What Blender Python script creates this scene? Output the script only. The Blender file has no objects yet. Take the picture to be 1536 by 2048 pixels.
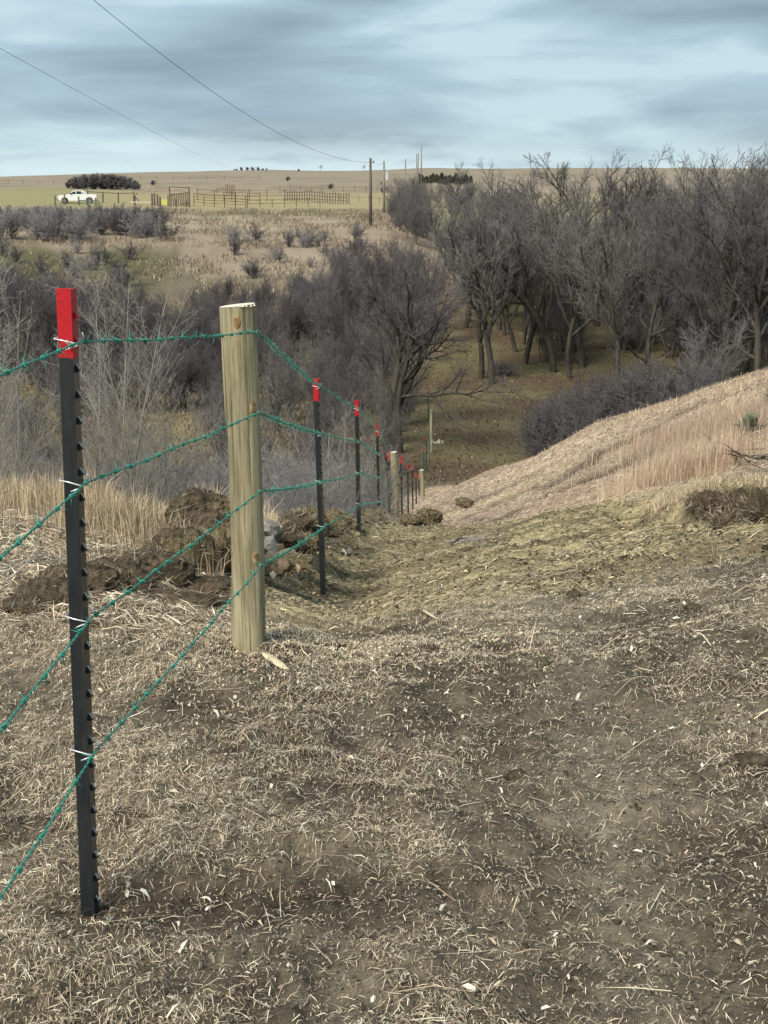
import bpy, bmesh, math, random
import numpy as np
from mathutils import Vector, Matrix, Euler

random.seed(7)
RNG = np.random.default_rng(11)
R = math.radians
C = bpy.context.scene.collection

# ------------------------------------------------------------------ camera
PITCH = R(13.08)
F = 2850.0
EYE = 1.6
cam_d = bpy.data.cameras.new('camera')
cam_d.sensor_fit = 'VERTICAL'
cam_d.sensor_height = 36.0
cam_d.lens = 36.0 * F / 2048.0
cam_d.clip_start = 0.05
cam_d.clip_end = 9000
cam = bpy.data.objects.new('camera', cam_d)
cam.location = (0, 0, EYE)
cam.rotation_euler = (R(90) - PITCH, 0, 0)
C.objects.link(cam)
bpy.context.scene.camera = cam

# ------------------------------------------------------------------ world
SUN_EL, SUN_AZ = R(44), R(215)        # compass style: 0 = +Y, clockwise; light from behind left
w = bpy.data.worlds.new('World')
bpy.context.scene.world = w
w.use_nodes = True
nt = w.node_tree
nt.nodes.clear()
def wn(t, **k):
    n = nt.nodes.new(t)
    for a, b in k.items(): setattr(n, a, b)
    return n
L = nt.links.new
out = wn('ShaderNodeOutputWorld')
sky = wn('ShaderNodeTexSky', sky_type='NISHITA', sun_disc=False, sun_elevation=SUN_EL, sun_rotation=SUN_AZ,
         air_density=1.0, dust_density=2.0)
bg1 = wn('ShaderNodeBackground'); bg1.inputs['Strength'].default_value = 0.06
L(sky.outputs[0], bg1.inputs[0])
tc = wn('ShaderNodeTexCoord')
sep = wn('ShaderNodeSeparateXYZ'); L(tc.outputs['Generated'], sep.inputs[0])
# cloud layer: stretched noise in direction space (low, flat stratus)
mp = wn('ShaderNodeMapping'); mp.inputs['Scale'].default_value = (4.0, 2.0, 21.0); mp.inputs['Rotation'].default_value = (0, R(-2.6), 0)
mp.inputs['Location'].default_value = (3.1, 0.4, 1.35)
L(tc.outputs['Generated'], mp.inputs[0])
n1 = wn('ShaderNodeTexNoise'); n1.inputs['Scale'].default_value = 1.0; n1.inputs['Detail'].default_value = 6; n1.inputs['Roughness'].default_value = 0.47
n1.inputs['Distortion'].default_value = 0.35
L(mp.outputs[0], n1.inputs['Vector'])
mp2 = wn('ShaderNodeMapping'); mp2.inputs['Scale'].default_value = (11.0, 6.0, 58.0); mp2.inputs['Rotation'].default_value = (0, R(-3.0), 0)
L(tc.outputs['Generated'], mp2.inputs[0])
n2 = wn('ShaderNodeTexNoise'); n2.inputs['Scale'].default_value = 1.0; n2.inputs['Detail'].default_value = 5; n2.inputs['Roughness'].default_value = 0.55
L(mp2.outputs[0], n2.inputs['Vector'])
mixn = wn('ShaderNodeMath', operation='MULTIPLY_ADD'); mixn.inputs[1].default_value = 0.13
L(n2.outputs['Fac'], mixn.inputs[0])
m78 = wn('ShaderNodeMath', operation='MULTIPLY'); m78.inputs[1].default_value = 0.93
L(n1.outputs['Fac'], m78.inputs[0]); L(m78.outputs[0], mixn.inputs[2])
ramp = wn('ShaderNodeValToRGB')
L(mixn.outputs[0], ramp.inputs[0])
els = ramp.color_ramp.elements
els[0].position = 0.42; els[0].color = (0.205, 0.295, 0.37, 1)
els[1].position = 0.67; els[1].color = (0.49, 0.65, 0.72, 1)
e = els.new(0.51); e.color = (0.275, 0.385, 0.47, 1)
e = els.new(0.60); e.color = (0.36, 0.505, 0.59, 1)
# paler air low over the horizon
mr = wn('ShaderNodeMapRange'); mr.inputs['From Min'].default_value = 0.0; mr.inputs['From Max'].default_value = 0.05
mr.inputs['To Min'].default_value = 0.85; mr.inputs['To Max'].default_value = 0.0; mr.interpolation_type = 'SMOOTHSTEP'
L(sep.outputs['Z'], mr.inputs[0])
mh = wn('ShaderNodeMath', operation='MULTIPLY')
hn = wn('ShaderNodeMapRange'); hn.inputs['From Min'].default_value = 0.22; hn.inputs['From Max'].default_value = 0.50
L(n2.outputs['Fac'], hn.inputs[0]); 
L(mr.outputs[0], mh.inputs[0]); L(hn.outputs[0], mh.inputs[1])
hz = wn('ShaderNodeMixRGB'); hz.inputs['Color2'].default_value = (0.68, 0.83, 0.86, 1)
L(mh.outputs[0], hz.inputs['Fac']); L(ramp.outputs[0], hz.inputs['Color1'])
bg2 = wn('ShaderNodeBackground'); bg2.inputs['Strength'].default_value = 0.74
L(hz.outputs[0], bg2.inputs[0])
ms = wn('ShaderNodeMixShader'); ms.inputs[0].default_value = 0.88
L(bg1.outputs[0], ms.inputs[1]); L(bg2.outputs[0], ms.inputs[2]); L(ms.outputs[0], out.inputs[0])

sun_d = bpy.data.lights.new('sun', 'SUN')
sun_d.energy = 2.9; sun_d.angle = R(28); sun_d.color = (1.0, 0.935, 0.80)
sun = bpy.data.objects.new('sun', sun_d); C.objects.link(sun)
sdir = Vector((math.sin(SUN_AZ) * math.cos(SUN_EL), math.cos(SUN_AZ) * math.cos(SUN_EL), math.sin(SUN_EL)))
sun.rotation_euler = sdir.to_track_quat('Z', 'Y').to_euler()
vs = bpy.context.scene.view_settings
vs.view_transform = 'Standard'; vs.look = 'None'; vs.gamma = 1; vs.exposure = 0.72; vs.use_curve_mapping = False
cy = bpy.context.scene.cycles
cy.max_bounces = 5; cy.diffuse_bounces = 3; cy.glossy_bounces = 2; cy.transparent_max_bounces = 4

# ------------------------------------------------------------------ maths helpers
def tany(py):
    return math.tan(PITCH - math.atan((1024 - py) / F))
def P(px, py, D):
    """world point seen at photo pixel (px,py), D metres ahead"""
    u = (px - 768) / F; v = (1024 - py) / F
    d = np.array([u, math.cos(PITCH) + v * math.sin(PITCH), -math.sin(PITCH) + v * math.cos(PITCH)])
    return np.array([0, 0, EYE]) + d * (D / d[1])
def XD(px, D, z):
    """x of photo column px at distance D and world height z"""
    depth = D * math.cos(PITCH) + (EYE - z) * math.sin(PITCH)
    return (px - 768) / F * depth

_perm = np.random.default_rng(5).permutation(256).astype(np.int64)
_perm = np.concatenate([_perm, _perm, _perm]).astype(np.int32)
_g2 = np.random.default_rng(8).normal(size=(256, 2)); _g2 = (_g2 / np.linalg.norm(_g2, axis=1)[:, None]).astype(np.float32)
_g = np.random.default_rng(6).normal(size=(256, 3)); _g /= np.linalg.norm(_g, axis=1)[:, None]
def noise(x, y, z=0.0):
    if np.isscalar(z):
        x, y = np.broadcast_arrays(np.asarray(x, np.float32), np.asarray(y, np.float32))
        xi = np.floor(x); yi = np.floor(y); xf = x - xi; yf = y - yi
        xi = xi.astype(np.int32) & 255; yi = yi.astype(np.int32) & 255; zi = int(math.floor(z * 3.7)) & 255
        u = xf * xf * (3 - 2 * xf); v = yf * yf * (3 - 2 * yf)
        p0 = _perm[xi]; p1 = _perm[xi + 1]
        def dt(pp, yo, ax_, ay_):
            h = _perm[_perm[pp + yi + yo] + zi]; return _g2[h, 0] * ax_ + _g2[h, 1] * ay_
        a_ = dt(p0, 0, xf, yf); b_ = dt(p1, 0, xf - 1, yf); c_ = dt(p0, 1, xf, yf - 1); d_ = dt(p1, 1, xf - 1, yf - 1)
        a_ = a_ + (b_ - a_) * u; c_ = c_ + (d_ - c_) * u
        return (a_ + (c_ - a_) * v) * 1.35
    x, y, z = np.broadcast_arrays(np.asarray(x, float), np.asarray(y, float), np.asarray(z, float))
    xi = np.floor(x).astype(np.int64); yi = np.floor(y).astype(np.int64); zi = np.floor(z).astype(np.int64)
    xf, yf, zf = x - xi, y - yi, z - zi
    u = xf * xf * (3 - 2 * xf); v = yf * yf * (3 - 2 * yf); ww = zf * zf * (3 - 2 * zf)
    res = 0
    for dx in (0, 1):
        for dy in (0, 1):
            for dz in (0, 1):
                h = _perm[_perm[_perm[(xi + dx) & 255] + ((yi + dy) & 255)] + ((zi + dz) & 255)]
                g = _g[h]
                d = g[..., 0] * (xf - dx) + g[..., 1] * (yf - dy) + g[..., 2] * (zf - dz)
                res = res + d * (u if dx else 1 - u) * (v if dy else 1 - v) * (ww if dz else 1 - ww)
    return res * 1.5
def fbm(x, y, z=0.0, o=4, rough=0.5):
    a, s, r = 1.0, 0.0, 0
    for i in range(o):
        r = r + a * noise(np.asarray(x) * 2 ** i + 17.3 * i, np.asarray(y) * 2 ** i - 9.1 * i, (z + 3.7 * i) if np.isscalar(z) else z * 2 ** i + 3.7 * i)
        s += a; a *= rough
    return r / s
def sst(a, b, x):
    t = np.clip((np.asarray(x, float) - a) / (b - a), 0, 1)
    return t * t * (3 - 2 * t)

# ------------------------------------------------------------------ terrain
FAR = [(75, -10.9), (95, -10.4), (112, -9.2), (130, -7.0), (150, -5.3), (180, -4.3), (224, -3.3), (300, -2.4),
       (400, -0.3), (600, 3.2), (800, 5.6), (1000, 6.4), (1400, 0.0), (2600, -25)]
FARL = [(75, -10.9), (95, -10.4), (112, -9.0), (130, -6.6), (150, -5.0), (180, -4.2), (224, -3.3), (300, -2.4),
        (400, -1.2), (600, 0.3), (800, 1.8), (1000, 2.4), (1400, -2.0), (2600, -25)]
FARR = [(80, -10.7), (110, -9.6), (140, -7.6), (170, -6.5), (200, -6.0), (260, -4.3), (400, -0.9), (600, 3.6), (800, 6.6),
        (1000, 8.0), (1400, 2.0), (2600, -25)]
GUL = [(10.3, -2.75), (12, -3.6), (16, -4.9), (22, -6.3), (30, -7.9), (40, -9.5), (55, -11.0)]
PROF = {
    -900: [(1, -1.6), (6, -1.65), (8.5, -1.95)] + GUL + FARL,
    0:    [(1, -1.6), (5.0, -1.6), (7, -1.80), (8.6, -1.98), (9.4, -2.25)] + GUL + FARL,
    250:  [(1, -1.6), (5.0, -1.6), (6.3, -1.76), (8.4, -1.98), (9.3, -2.25)] + GUL + FAR[:8] + [(400, -0.9), (600, 2.2), (800, 4.2), (1000, 5.0), (1400, -1), (2600, -25)],
    480:  [(1, -1.6), (3.6, -1.6), (4.8, -1.63), (6.2, -1.86), (8.0, -2.2), (9.4, -2.55)] + GUL + FAR,
    600:  [(1, -1.6), (4.8, -1.6), (6.5, -2.0), (8.8, -2.58), (10.5, -2.95), (12.5, -3.7), (16, -5.0), (22, -6.6), (30, -8.3), (40, -9.8), (55, -11.0)] + FAR,
    690:  [(1, -1.6), (3.6, -1.60), (4.8, -1.655), (6.5, -2.04), (8.8, -2.68), (12.5, -3.25), (14.5, -3.9), (18, -5.1), (22, -6.3), (30, -8.2), (40, -9.8), (55, -11.0)] + FAR,
    745:  [(1, -1.6), (3.6, -1.60), (4.8, -1.655), (6.5, -2.04), (8.8, -2.68), (12.5, -3.25), (15.5, -3.78), (18, -4.45), (21.5, -5.45), (27, -6.7), (33, -8.2), (40, -9.8), (50, -11.0)] + FAR,
    790:  [(1, -1.6), (4.8, -1.6), (6.5, -2.0), (8.8, -2.58), (12.5, -3.18), (15.5, -3.72), (18, -4.4), (21.5, -5.30), (27, -6.53), (33, -7.85), (40, -9.5), (50, -11.0)] + FAR,
    860:  [(1, -1.6), (3.6, -1.6), (4.8, -1.65), (6.5, -1.98), (8.8, -2.56), (12, -3.08), (15, -3.62), (24, -5.55), (36, -8.1), (46, -9.8), (53, -11.0)] + FARR,
    1000: [(1, -1.6), (3.6, -1.6), (4.8, -1.64), (6.5, -1.93), (9, -2.42), (12, -2.94), (17, -3.88), (26, -5.5), (38, -7.5), (46, -10.0), (54, -11.0)] + FARR,
    1200: [(1, -1.6), (3.6, -1.6), (4.8, -1.63), (6.3, -1.87), (9, -2.28), (12, -2.68), (15, -3.0), (19, -3.58), (29, -4.80), (36, -6.6), (44, -9.8), (54, -11.0)] + FARR,
    1536: [(1, -1.6), (4.8, -1.58), (6.3, -1.76), (8.2, -1.93), (11, -2.10), (18, -2.7), (26, -3.33), (32, -4.8), (40, -8.0), (50, -10.6)] + FARR,
    2300: [(1, -1.6), (4.8, -1.5), (8, -1.6), (14, -1.3), (22, -1.2), (30, -2.2), (42, -7.0), (52, -10.4)] + FARR,
}
_cols = np.array(sorted(PROF)); _S = (_cols - 768) / F * 0.99
NS, NL = 320, 800
_sg = np.linspace(_S[0], _S[-1], NS); _lg = np.linspace(0, math.log(2600), NL)
_rows = []
for c in _cols:
    pr = np.array(PROF[c]); _rows.append(np.interp(_lg, np.log(pr[:, 0]), pr[:, 1]))
_rows = np.array(_rows)
TAB = np.array([[0.0]])
TAB = np.stack([np.interp(_sg, _S, _rows[:, j]) for j in range(NL)], axis=1)
def _gk(sig):
    n = int(sig * 3) + 1; k = np.exp(-0.5 * (np.arange(-n, n + 1) / sig) ** 2); return k / k.sum()
def _blur(a, sig, axis):
    k = _gk(sig); n = len(k) // 2
    pad = [(0, 0), (0, 0)]; pad[axis] = (n, n)
    b = np.pad(a, pad, mode='edge')
    return np.apply_along_axis(lambda m: np.convolve(m, k, mode='valid'), axis, b)
TAB = _blur(TAB, 4.0, 1); TAB = _blur(TAB, 2.5, 0)

def polar(X, Y):
    th = np.arctan2(X, Y); Rr = np.hypot(X, Y)
    s = np.tan(np.clip(th, -1.0, 1.0))
    D = Rr * np.cos(np.minimum(np.abs(th), 0.6))
    return th, s, np.maximum(D, 1.0)
def polyline_dist(X, Y, pts):
    d = np.full(len(X), 1e9)
    for a, b in zip(pts[:-1], pts[1:]):
        ab = b - a; t = np.clip(((X - a[0]) * ab[0] + (Y - a[1]) * ab[1]) / (ab @ ab), 0, 1)
        d = np.minimum(d, np.hypot(X - a[0] - t * ab[0], Y - a[1] - t * ab[1]))
    return d
STREAKS = [np.array([P(1010, 960, 18)[:2], P(1120, 925, 18)[:2], P(1230, 900, 18)[:2]]), np.array([P(900, 985, 22)[:2], P(1010, 945, 23)[:2], P(1100, 915, 23)[:2]]), np.array([P(1140, 915, 16)[:2], P(1210, 885, 18.5)[:2], P(1300, 850, 20)[:2], P(1400, 818, 22)[:2]]),
           np.array([P(960, 1000, 14)[:2], P(1060, 965, 14.5)[:2], P(1180, 935, 14)[:2], P(1300, 895, 14.5)[:2]]),
           np.array([P(870, 1020, 16)[:2], P(990, 975, 17)[:2], P(1100, 940, 17)[:2]]),
           np.array([P(850, 950, 38)[:2], P(940, 905, 38)[:2], P(1010, 888, 39)[:2]])]
CUT = np.array([P(1120, 1000, 10.3)[:2], P(1310, 1000, 9.1)[:2], P(1430, 990, 8.5)[:2], P(1540, 1000, 7.9)[:2], [6.5, 6.7]])
def cut_step(X, Y):
    yl = np.interp(X, CUT[:, 0], CUT[:, 1]) + 0.22 * noise(X * 2.1, 5.5) + 0.10 * noise(X * 6, 2.2)
    H = 0.20 * sst(CUT[1, 0] - 0.1, CUT[2, 0] + 0.1, X)
    d = Y - yl
    return H * (sst(-0.10, 0.03, d) * (1 - sst(0.3, 3.2, d)) - 0.15 * sst(-0.6, -0.15, d) * (1 - sst(-0.10, 0.03, d))), d, H
def base_h(X, Y):
    th, s, D = polar(X, Y)
    fi = np.clip((s - _sg[0]) / (_sg[1] - _sg[0]), 0, NS - 1.001); fj = np.clip(np.log(D) / (_lg[1] - _lg[0]), 0, NL - 1.001)
    i = fi.astype(int); j = fj.astype(int); a = fi - i; b = fj - j
    z = (TAB[i, j] * (1 - a) * (1 - b) + TAB[i + 1, j] * a * (1 - b) + TAB[i, j + 1] * (1 - a) * b + TAB[i + 1, j + 1] * a * b)
    back = sst(0.9, 2.0, np.abs(th))
    rr = np.hypot(X, Y)
    zb = -1.6 + 3.0 * sst(8, 120, rr) + 5 * noise(X / 90, Y / 90) * sst(10, 100, rr) - 20 * sst(900, 2600, rr)
    z = z * (1 - back) + zb * back
    return z + EYE
def pxof(X, Y):
    return 768 + X / np.maximum(Y, 0.5) * F / 0.985
def grad_mask(X, Y):
    """graded, machine tracked soil"""
    th, s, D = polar(X, Y); px = 768 + s * F / 0.99
    far = np.interp(px, [500, 640, 800, 860, 1000, 1200, 1350, 1536, 2300], [7.6, 11.0, 14.8, 15.0, 13.0, 11.4, 9.4, 8.0, 6.8])
    wob = 0.8 * fbm(X * 0.7, Y * 0.7, o=3)
    near = np.interp(px, [300, 560, 900, 1536, 2300], [6.6, 6.2, 6.6, 6.9, 6.4])
    m = sst(near - 0.5, near + 0.5, D + wob) * (1 - sst(far - 0.5, far + 0.4, D + wob * 0.8)) * sst(395, 470, px) * (Y > 0)
    return m
def litter_patch(X, Y):
    return fbm(X * 0.9 + 3, Y * 0.9 - 5, o=4, rough=0.6)
def ripple(X, Y):
    ph = (Y * 1.0 + X * 0.06 + 0.45 * noise(X * 0.8, Y * 0.8) + 0.07 * noise(X * 2.6, Y * 2.0) + 0.018 * noise(X * 7, Y * 5)) / 0.125
    return np.sin(2 * np.pi * ph)
BERM = np.array([P(470, 1085, 8.6)[:2], P(545, 1070, 9.8)[:2], P(620, 1062, 11.0)[:2], P(680, 1055, 12.8)[:2], P(735, 1052, 15.0)[:2]])
def berm(X, Y):
    sh = X.shape; d = polyline_dist(X.ravel(), Y.ravel(), BERM).reshape(sh)
    return np.exp(-(d / 0.30) ** 2) * (1 + 0.5 * noise(X * 3, Y * 3))
def hgt(X, Y, detail=True):
    X = np.asarray(X, float); Y = np.asarray(Y, float)
    z = base_h(X, Y) + cut_step(X, Y)[0] + 0.30 * berm(X, Y)
    for fx, fy, fr_ in ((-0.645, 2.9, 0.10), (-0.47, 4.78, 0.16), (-0.385, 8.8, 0.12)):
        dd_ = np.hypot(X - fx, Y - fy); z = z + (0.004 if fy < 4 else 0.02) * np.exp(-(dd_ / fr_) ** 2) * (1 + noise(X * 12, Y * 12))
    for ln_ in STREAKS:
        z = z - 0.07 * np.exp(-((polyline_dist(X.ravel(), Y.ravel(), ln_).reshape(X.shape) - 0.1) / 0.2) ** 2) * (Y > 8)
    rr = np.hypot(X, Y)
    z = z + 0.05 * noise(X * 0.6, Y * 0.6) * sst(1.5, 5, rr) + 0.35 * fbm(X / 9, Y / 9, o=3) * sst(48, 95, rr) * (1 - sst(300, 600, rr)) + 0.8 * noise(X / 45, Y / 60) * sst(150, 300, rr)
    if detail:
        nr = 1 - sst(30, 60, rr)
        gm = grad_mask(X, Y)
        cl = fbm(X * 5, Y * 5, o=4, rough=0.62)
        z = z + nr * (0.048 * cl + 0.028 * np.maximum(0, noise(X * 14, Y * 14) - 0.1))
        # soft hollows of bare soil between mats of litter
        z = z + nr * 0.042 * np.clip(litter_patch(X, Y) * 2, -1, 1) * (1 - gm)
        # machine tread ripples on the graded soil
        rip = ripple(X, Y)
        z = z + gm * (0.040 * np.maximum(rip, -0.7) * (0.35 + 0.65 * sst(-0.3, 0.15, noise(X * 0.9 + 7, Y * 1.3))))
    return z
def hz1(x, y, detail=False):
    return float(hgt(np.array([x]), np.array([y]), detail)[0])

# ------------------------------------------------------------------ mesh helpers
def link(o, parent=None):
    C.objects.link(o)
    if parent is not None: o.parent = parent
    return o
def tag(o, label=None, cat=None, group=None, kind=None):
    if label: o['label'] = label
    if cat: o['category'] = cat
    if group: o['group'] = group
    if kind: o['kind'] = kind
    return o
def empty(name, loc, label=None, cat=None, group=None, rot=None):
    o = bpy.data.objects.new(name, None); o.empty_display_size = 0.2
    o.location = loc
    if rot is not None: o.rotation_euler = rot
    link(o); return tag(o, label, cat, group)
def np_mesh(name, V, T, nper, mat=None, smooth=False, col=None):
    """fast mesh from arrays; T is (m,nper)"""
    me = bpy.data.meshes.new(name)
    V = np.asarray(V, np.float32); T = np.asarray(T, np.int32)
    me.vertices.add(len(V)); me.vertices.foreach_set('co', V.ravel())
    me.loops.add(T.size); me.loops.foreach_set('vertex_index', T.ravel())
    me.polygons.add(len(T)); me.polygons.foreach_set('loop_start', np.arange(0, T.size, nper, dtype=np.int32))
    me.polygons.foreach_set('use_smooth', np.full(len(T), smooth))
    me.update(calc_edges=True)
    if col is not None:
        at = me.color_attributes.new('tone', 'FLOAT_COLOR', 'POINT')
        c4 = np.ones((len(V), 4), np.float32); c4[:, :3] = col
        at.data.foreach_set('color', c4.ravel())
    if mat: me.materials.append(mat)
    return me
class MB:
    def __init__(s): s.v = []; s.f = []; s.n = 0; s.m = []
    def add(s, v, f, m=0):
        s.v += [tuple(map(float, p)) for p in v]; s.f += [tuple(int(i) + s.n for i in q) for q in f]; s.m += [m] * len(f); s.n = len(s.v)
    def box(s, a, b, m=0):
        x0, y0, z0 = a; x1, y1, z1 = b
        s.add([(x0, y0, z0), (x1, y0, z0), (x1, y1, z0), (x0, y1, z0), (x0, y0, z1), (x1, y0, z1), (x1, y1, z1), (x0, y1, z1)],
              [(0, 3, 2, 1), (4, 5, 6, 7), (0, 1, 5, 4), (1, 2, 6, 5), (2, 3, 7, 6), (3, 0, 4, 7)], m)
    def tube(s, pts, rad, k=6, cap=True, m=0, ph=0.0):
        v, f = tube(pts, rad, k, cap, ph); s.add(v, f, m)
    def mesh(s, name, mats, smooth=False):
        me = bpy.data.meshes.new(name); me.from_pydata(s.v, [], s.f)
        for m in (mats if isinstance(mats, (list, tuple)) else [mats]): me.materials.append(m)
        me.polygons.foreach_set('material_index', s.m)
        me.polygons.foreach_set('use_smooth', [smooth] * len(s.f)); me.update(); return me
    def build(s, name, mats, parent=None, smooth=False):
        return link(bpy.data.objects.new(name, s.mesh(name, mats, smooth)), parent)
def frames(pts):
    pts = np.asarray(pts, float); n = len(pts)
    t = np.gradient(pts, axis=0); t /= np.linalg.norm(t, axis=1)[:, None] + 1e-12
    up = np.array([0, 0, 1.0]) if abs(t[0, 2]) < 0.9 else np.array([1.0, 0, 0])
    a = np.cross(t, up); a /= np.linalg.norm(a, axis=1)[:, None] + 1e-9
    b = np.cross(t, a)
    return pts, t, a, b
def tube(pts, rad, k=6, cap=True, ph=0.0):
    pts, t, a, b = frames(pts); n = len(pts)
    rad = np.broadcast_to(np.asarray(rad, float), (n,))
    an = np.arange(k) / k * 2 * np.pi + ph
    V = pts[:, None, :] + rad[:, None, None] * (np.cos(an)[None, :, None] * a[:, None, :] + np.sin(an)[None, :, None] * b[:, None, :])
    V = V.reshape(-1, 3); f = []
    for i in range(n - 1):
        for j in range(k):
            f.append((i * k + j, i * k + (j + 1) % k, (i + 1) * k + (j + 1) % k, (i + 1) * k + j))
    if cap:
        f.append(tuple(range(k))[::-1]); f.append(tuple((n - 1) * k + j for j in range(k)))
    return V, f

# ------------------------------------------------------------------ materials
def mat(name, color=(0.5, 0.5, 0.5), rough=0.8, metal=0.0, spec=0.3):
    m = bpy.data.materials.new(name); m.use_nodes = True
    b = m.node_tree.nodes['Principled BSDF']
    b.inputs['Base Color'].default_value = (*color, 1); b.inputs['Roughness'].default_value = rough
    b.inputs['Metallic'].default_value = metal; b.inputs['Specular IOR Level'].default_value = spec
    return m, m.node_tree, b
def noise_mat(name, c1, c2, scale=8, rough=0.85, bump=0.3, stretch=(1, 1, 1), detail=6, lo=0.35, hi=0.65, spec=0.2, attr=None, rnd=0.0, bscale=None, bdist=0.01):
    m, t, b = mat(name, c1, rough, 0, spec)
    N = t.nodes.new; LL = t.links.new
    tcn = N('ShaderNodeTexCoord'); mpn = N('ShaderNodeMapping'); mpn.inputs['Scale'].default_value = stretch
    LL(tcn.outputs['Object'], mpn.inputs[0])
    nz = N('ShaderNodeTexNoise'); nz.inputs['Scale'].default_value = scale; nz.inputs['Detail'].default_value = detail; nz.inputs['Roughness'].default_value = 0.65
    LL(mpn.outputs[0], nz.inputs['Vector'])
    rp = N('ShaderNodeValToRGB'); rp.color_ramp.elements[0].position = lo; rp.color_ramp.elements[1].position = hi
    rp.color_ramp.elements[0].color = (*c1, 1); rp.color_ramp.elements[1].color = (*c2, 1)
    LL(nz.outputs['Fac'], rp.inputs[0]); last = rp.outputs[0]
    if attr:
        a = N('ShaderNodeVertexColor'); a.layer_name = attr
        mu = N('ShaderNodeMixRGB'); mu.blend_type = 'MULTIPLY'; mu.inputs['Fac'].default_value = 1
        LL(last, mu.inputs[1]); LL(a.outputs[0], mu.inputs[2]); last = mu.outputs[0]
    if rnd > 0:
        oi = N('ShaderNodeObjectInfo'); mrr = N('ShaderNodeMapRange'); mrr.inputs['To Min'].default_value = 1 - rnd; mrr.inputs['To Max'].default_value = 1 + rnd
        LL(oi.outputs['Random'], mrr.inputs[0])
        hs = N('ShaderNodeHueSaturation'); LL(mrr.outputs[0], hs.inputs['Value']); LL(last, hs.inputs['Color']); last = hs.outputs[0]
    LL(last, b.inputs['Base Color'])
    if bump > 0:
        nb = N('ShaderNodeTexNoise'); nb.inputs['Scale'].default_value = bscale or scale * 2.5; nb.inputs['Detail'].default_value = 6; nb.inputs['Roughness'].default_value = 0.7
        LL(mpn.outputs[0], nb.inputs['Vector'])
        bp = N('ShaderNodeBump'); bp.inputs['Strength'].default_value = bump; bp.inputs['Distance'].default_value = bdist
        LL(nb.outputs['Fac'], bp.inputs['Height']); LL(bp.outputs[0], b.inputs['Normal'])
    return m
M = {}
M['ground'] = noise_mat('ground', (0.50, 0.50, 0.50), (1.5, 1.47, 1.43), scale=14, rough=0.95, bump=1.0, detail=10, lo=0.3, hi=0.7, spec=0.1, attr='tone', bscale=30, bdist=0.022)
def blade_mat(name, spec=0.25, rough=0.6, trans=0.0):
    m, t, b = mat(name, (0.5, 0.4, 0.3), rough, 0, spec)
    a = t.nodes.new('ShaderNodeVertexColor'); a.layer_name = 'tone'
    t.links.new(a.outputs[0], b.inputs['Base Color']); return m
M['straw'] = blade_mat('straw')
M['grass'] = blade_mat('dry_grass')
M['black'] = noise_mat('black_paint', (0.011, 0.015, 0.017), (0.022, 0.027, 0.029), scale=30, rough=0.34, bump=0.15, stretch=(1, 1, 0.3), spec=0.5, bdist=0.001)
# rusty streaks on the black paint, running down the post
_t = M['black'].node_tree; _b = _t.nodes['Principled BSDF']
_src = _b.inputs['Base Color'].links[0].from_socket
_tc = _t.nodes.new('ShaderNodeTexCoord'); _mp = _t.nodes.new('ShaderNodeMapping'); _mp.inputs['Scale'].default_value = (60, 60, 2.5)
_nz = _t.nodes.new('ShaderNodeTexNoise'); _nz.inputs['Scale'].default_value = 1.2; _nz.inputs['Detail'].default_value = 5
_rp = _t.nodes.new('ShaderNodeValToRGB'); _rp.color_ramp.elements[0].position = 0.62; _rp.color_ramp.elements[1].position = 0.74
_mx = _t.nodes.new('ShaderNodeMixRGB'); _mx.inputs['Color2'].default_value = (0.075, 0.045, 0.02, 1)
_t.links.new(_tc.outputs['Object'], _mp.inputs[0]); _t.links.new(_mp.outputs[0], _nz.inputs['Vector']); _t.links.new(_nz.outputs['Fac'], _rp.inputs[0])
_t.links.new(_rp.outputs[0], _mx.inputs['Fac']); _t.links.new(_src, _mx.inputs['Color1']); _t.links.new(_mx.outputs[0], _b.inputs['Base Color'])
M['red'] = noise_mat('red_paint', (0.37, 0.004, 0.010), (0.48, 0.009, 0.016), scale=160, rough=0.5, bump=0.35, spec=0.4, bdist=0.001, lo=0.3, hi=0.7)
_t = M['red'].node_tree; _b = _t.nodes['Principled BSDF']; _src = _b.inputs['Base Color'].links[0].from_socket
_tc = _t.nodes.new('ShaderNodeTexCoord'); _nz = _t.nodes.new('ShaderNodeTexNoise'); _nz.inputs['Scale'].default_value = 130; _nz.inputs['Detail'].default_value = 4
_rp = _t.nodes.new('ShaderNodeValToRGB'); _rp.color_ramp.elements[0].position = 0.66; _rp.color_ramp.elements[1].position = 0.70
_mx = _t.nodes.new('ShaderNodeMixRGB'); _mx.inputs['Color2'].default_value = (0.05, 0.008, 0.008, 1)
_t.links.new(_tc.outputs['Object'], _nz.inputs['Vector']); _t.links.new(_nz.outputs['Fac'], _rp.inputs[0]); _t.links.new(_rp.outputs[0], _mx.inputs['Fac'])
_t.links.new(_src, _mx.inputs['Color1']); _t.links.new(_mx.outputs[0], _b.inputs['Base Color'])
M['worn_lit'] = noise_mat('worn_lit_steel', (0.26, 0.27, 0.27), (0.40, 0.40, 0.39), scale=200, rough=0.5, bump=0.1, spec=0.4)  # pale stud tops: scraped paint, plus light from above put into the colour
M['clip'] = mat('galvanised_clip', (0.78, 0.79, 0.80), 0.35, 0.35, 0.5)[0]
M['green_wire'] = noise_mat('green_wire', (0.012, 0.17, 0.125), (0.05, 0.34, 0.255), scale=120, rough=0.4, bump=0.0, spec=0.5)
M['bark'] = noise_mat('bark', (0.06, 0.052, 0.042), (0.14, 0.122, 0.10), scale=6, rough=0.9, bump=0.4, stretch=(1, 1, 0.25), rnd=0.22)
M['twig'] = noise_mat('twig', (0.108, 0.103, 0.100), (0.19, 0.181, 0.174), scale=1.1, rough=0.85, bump=0.0, rnd=0.22)
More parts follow.
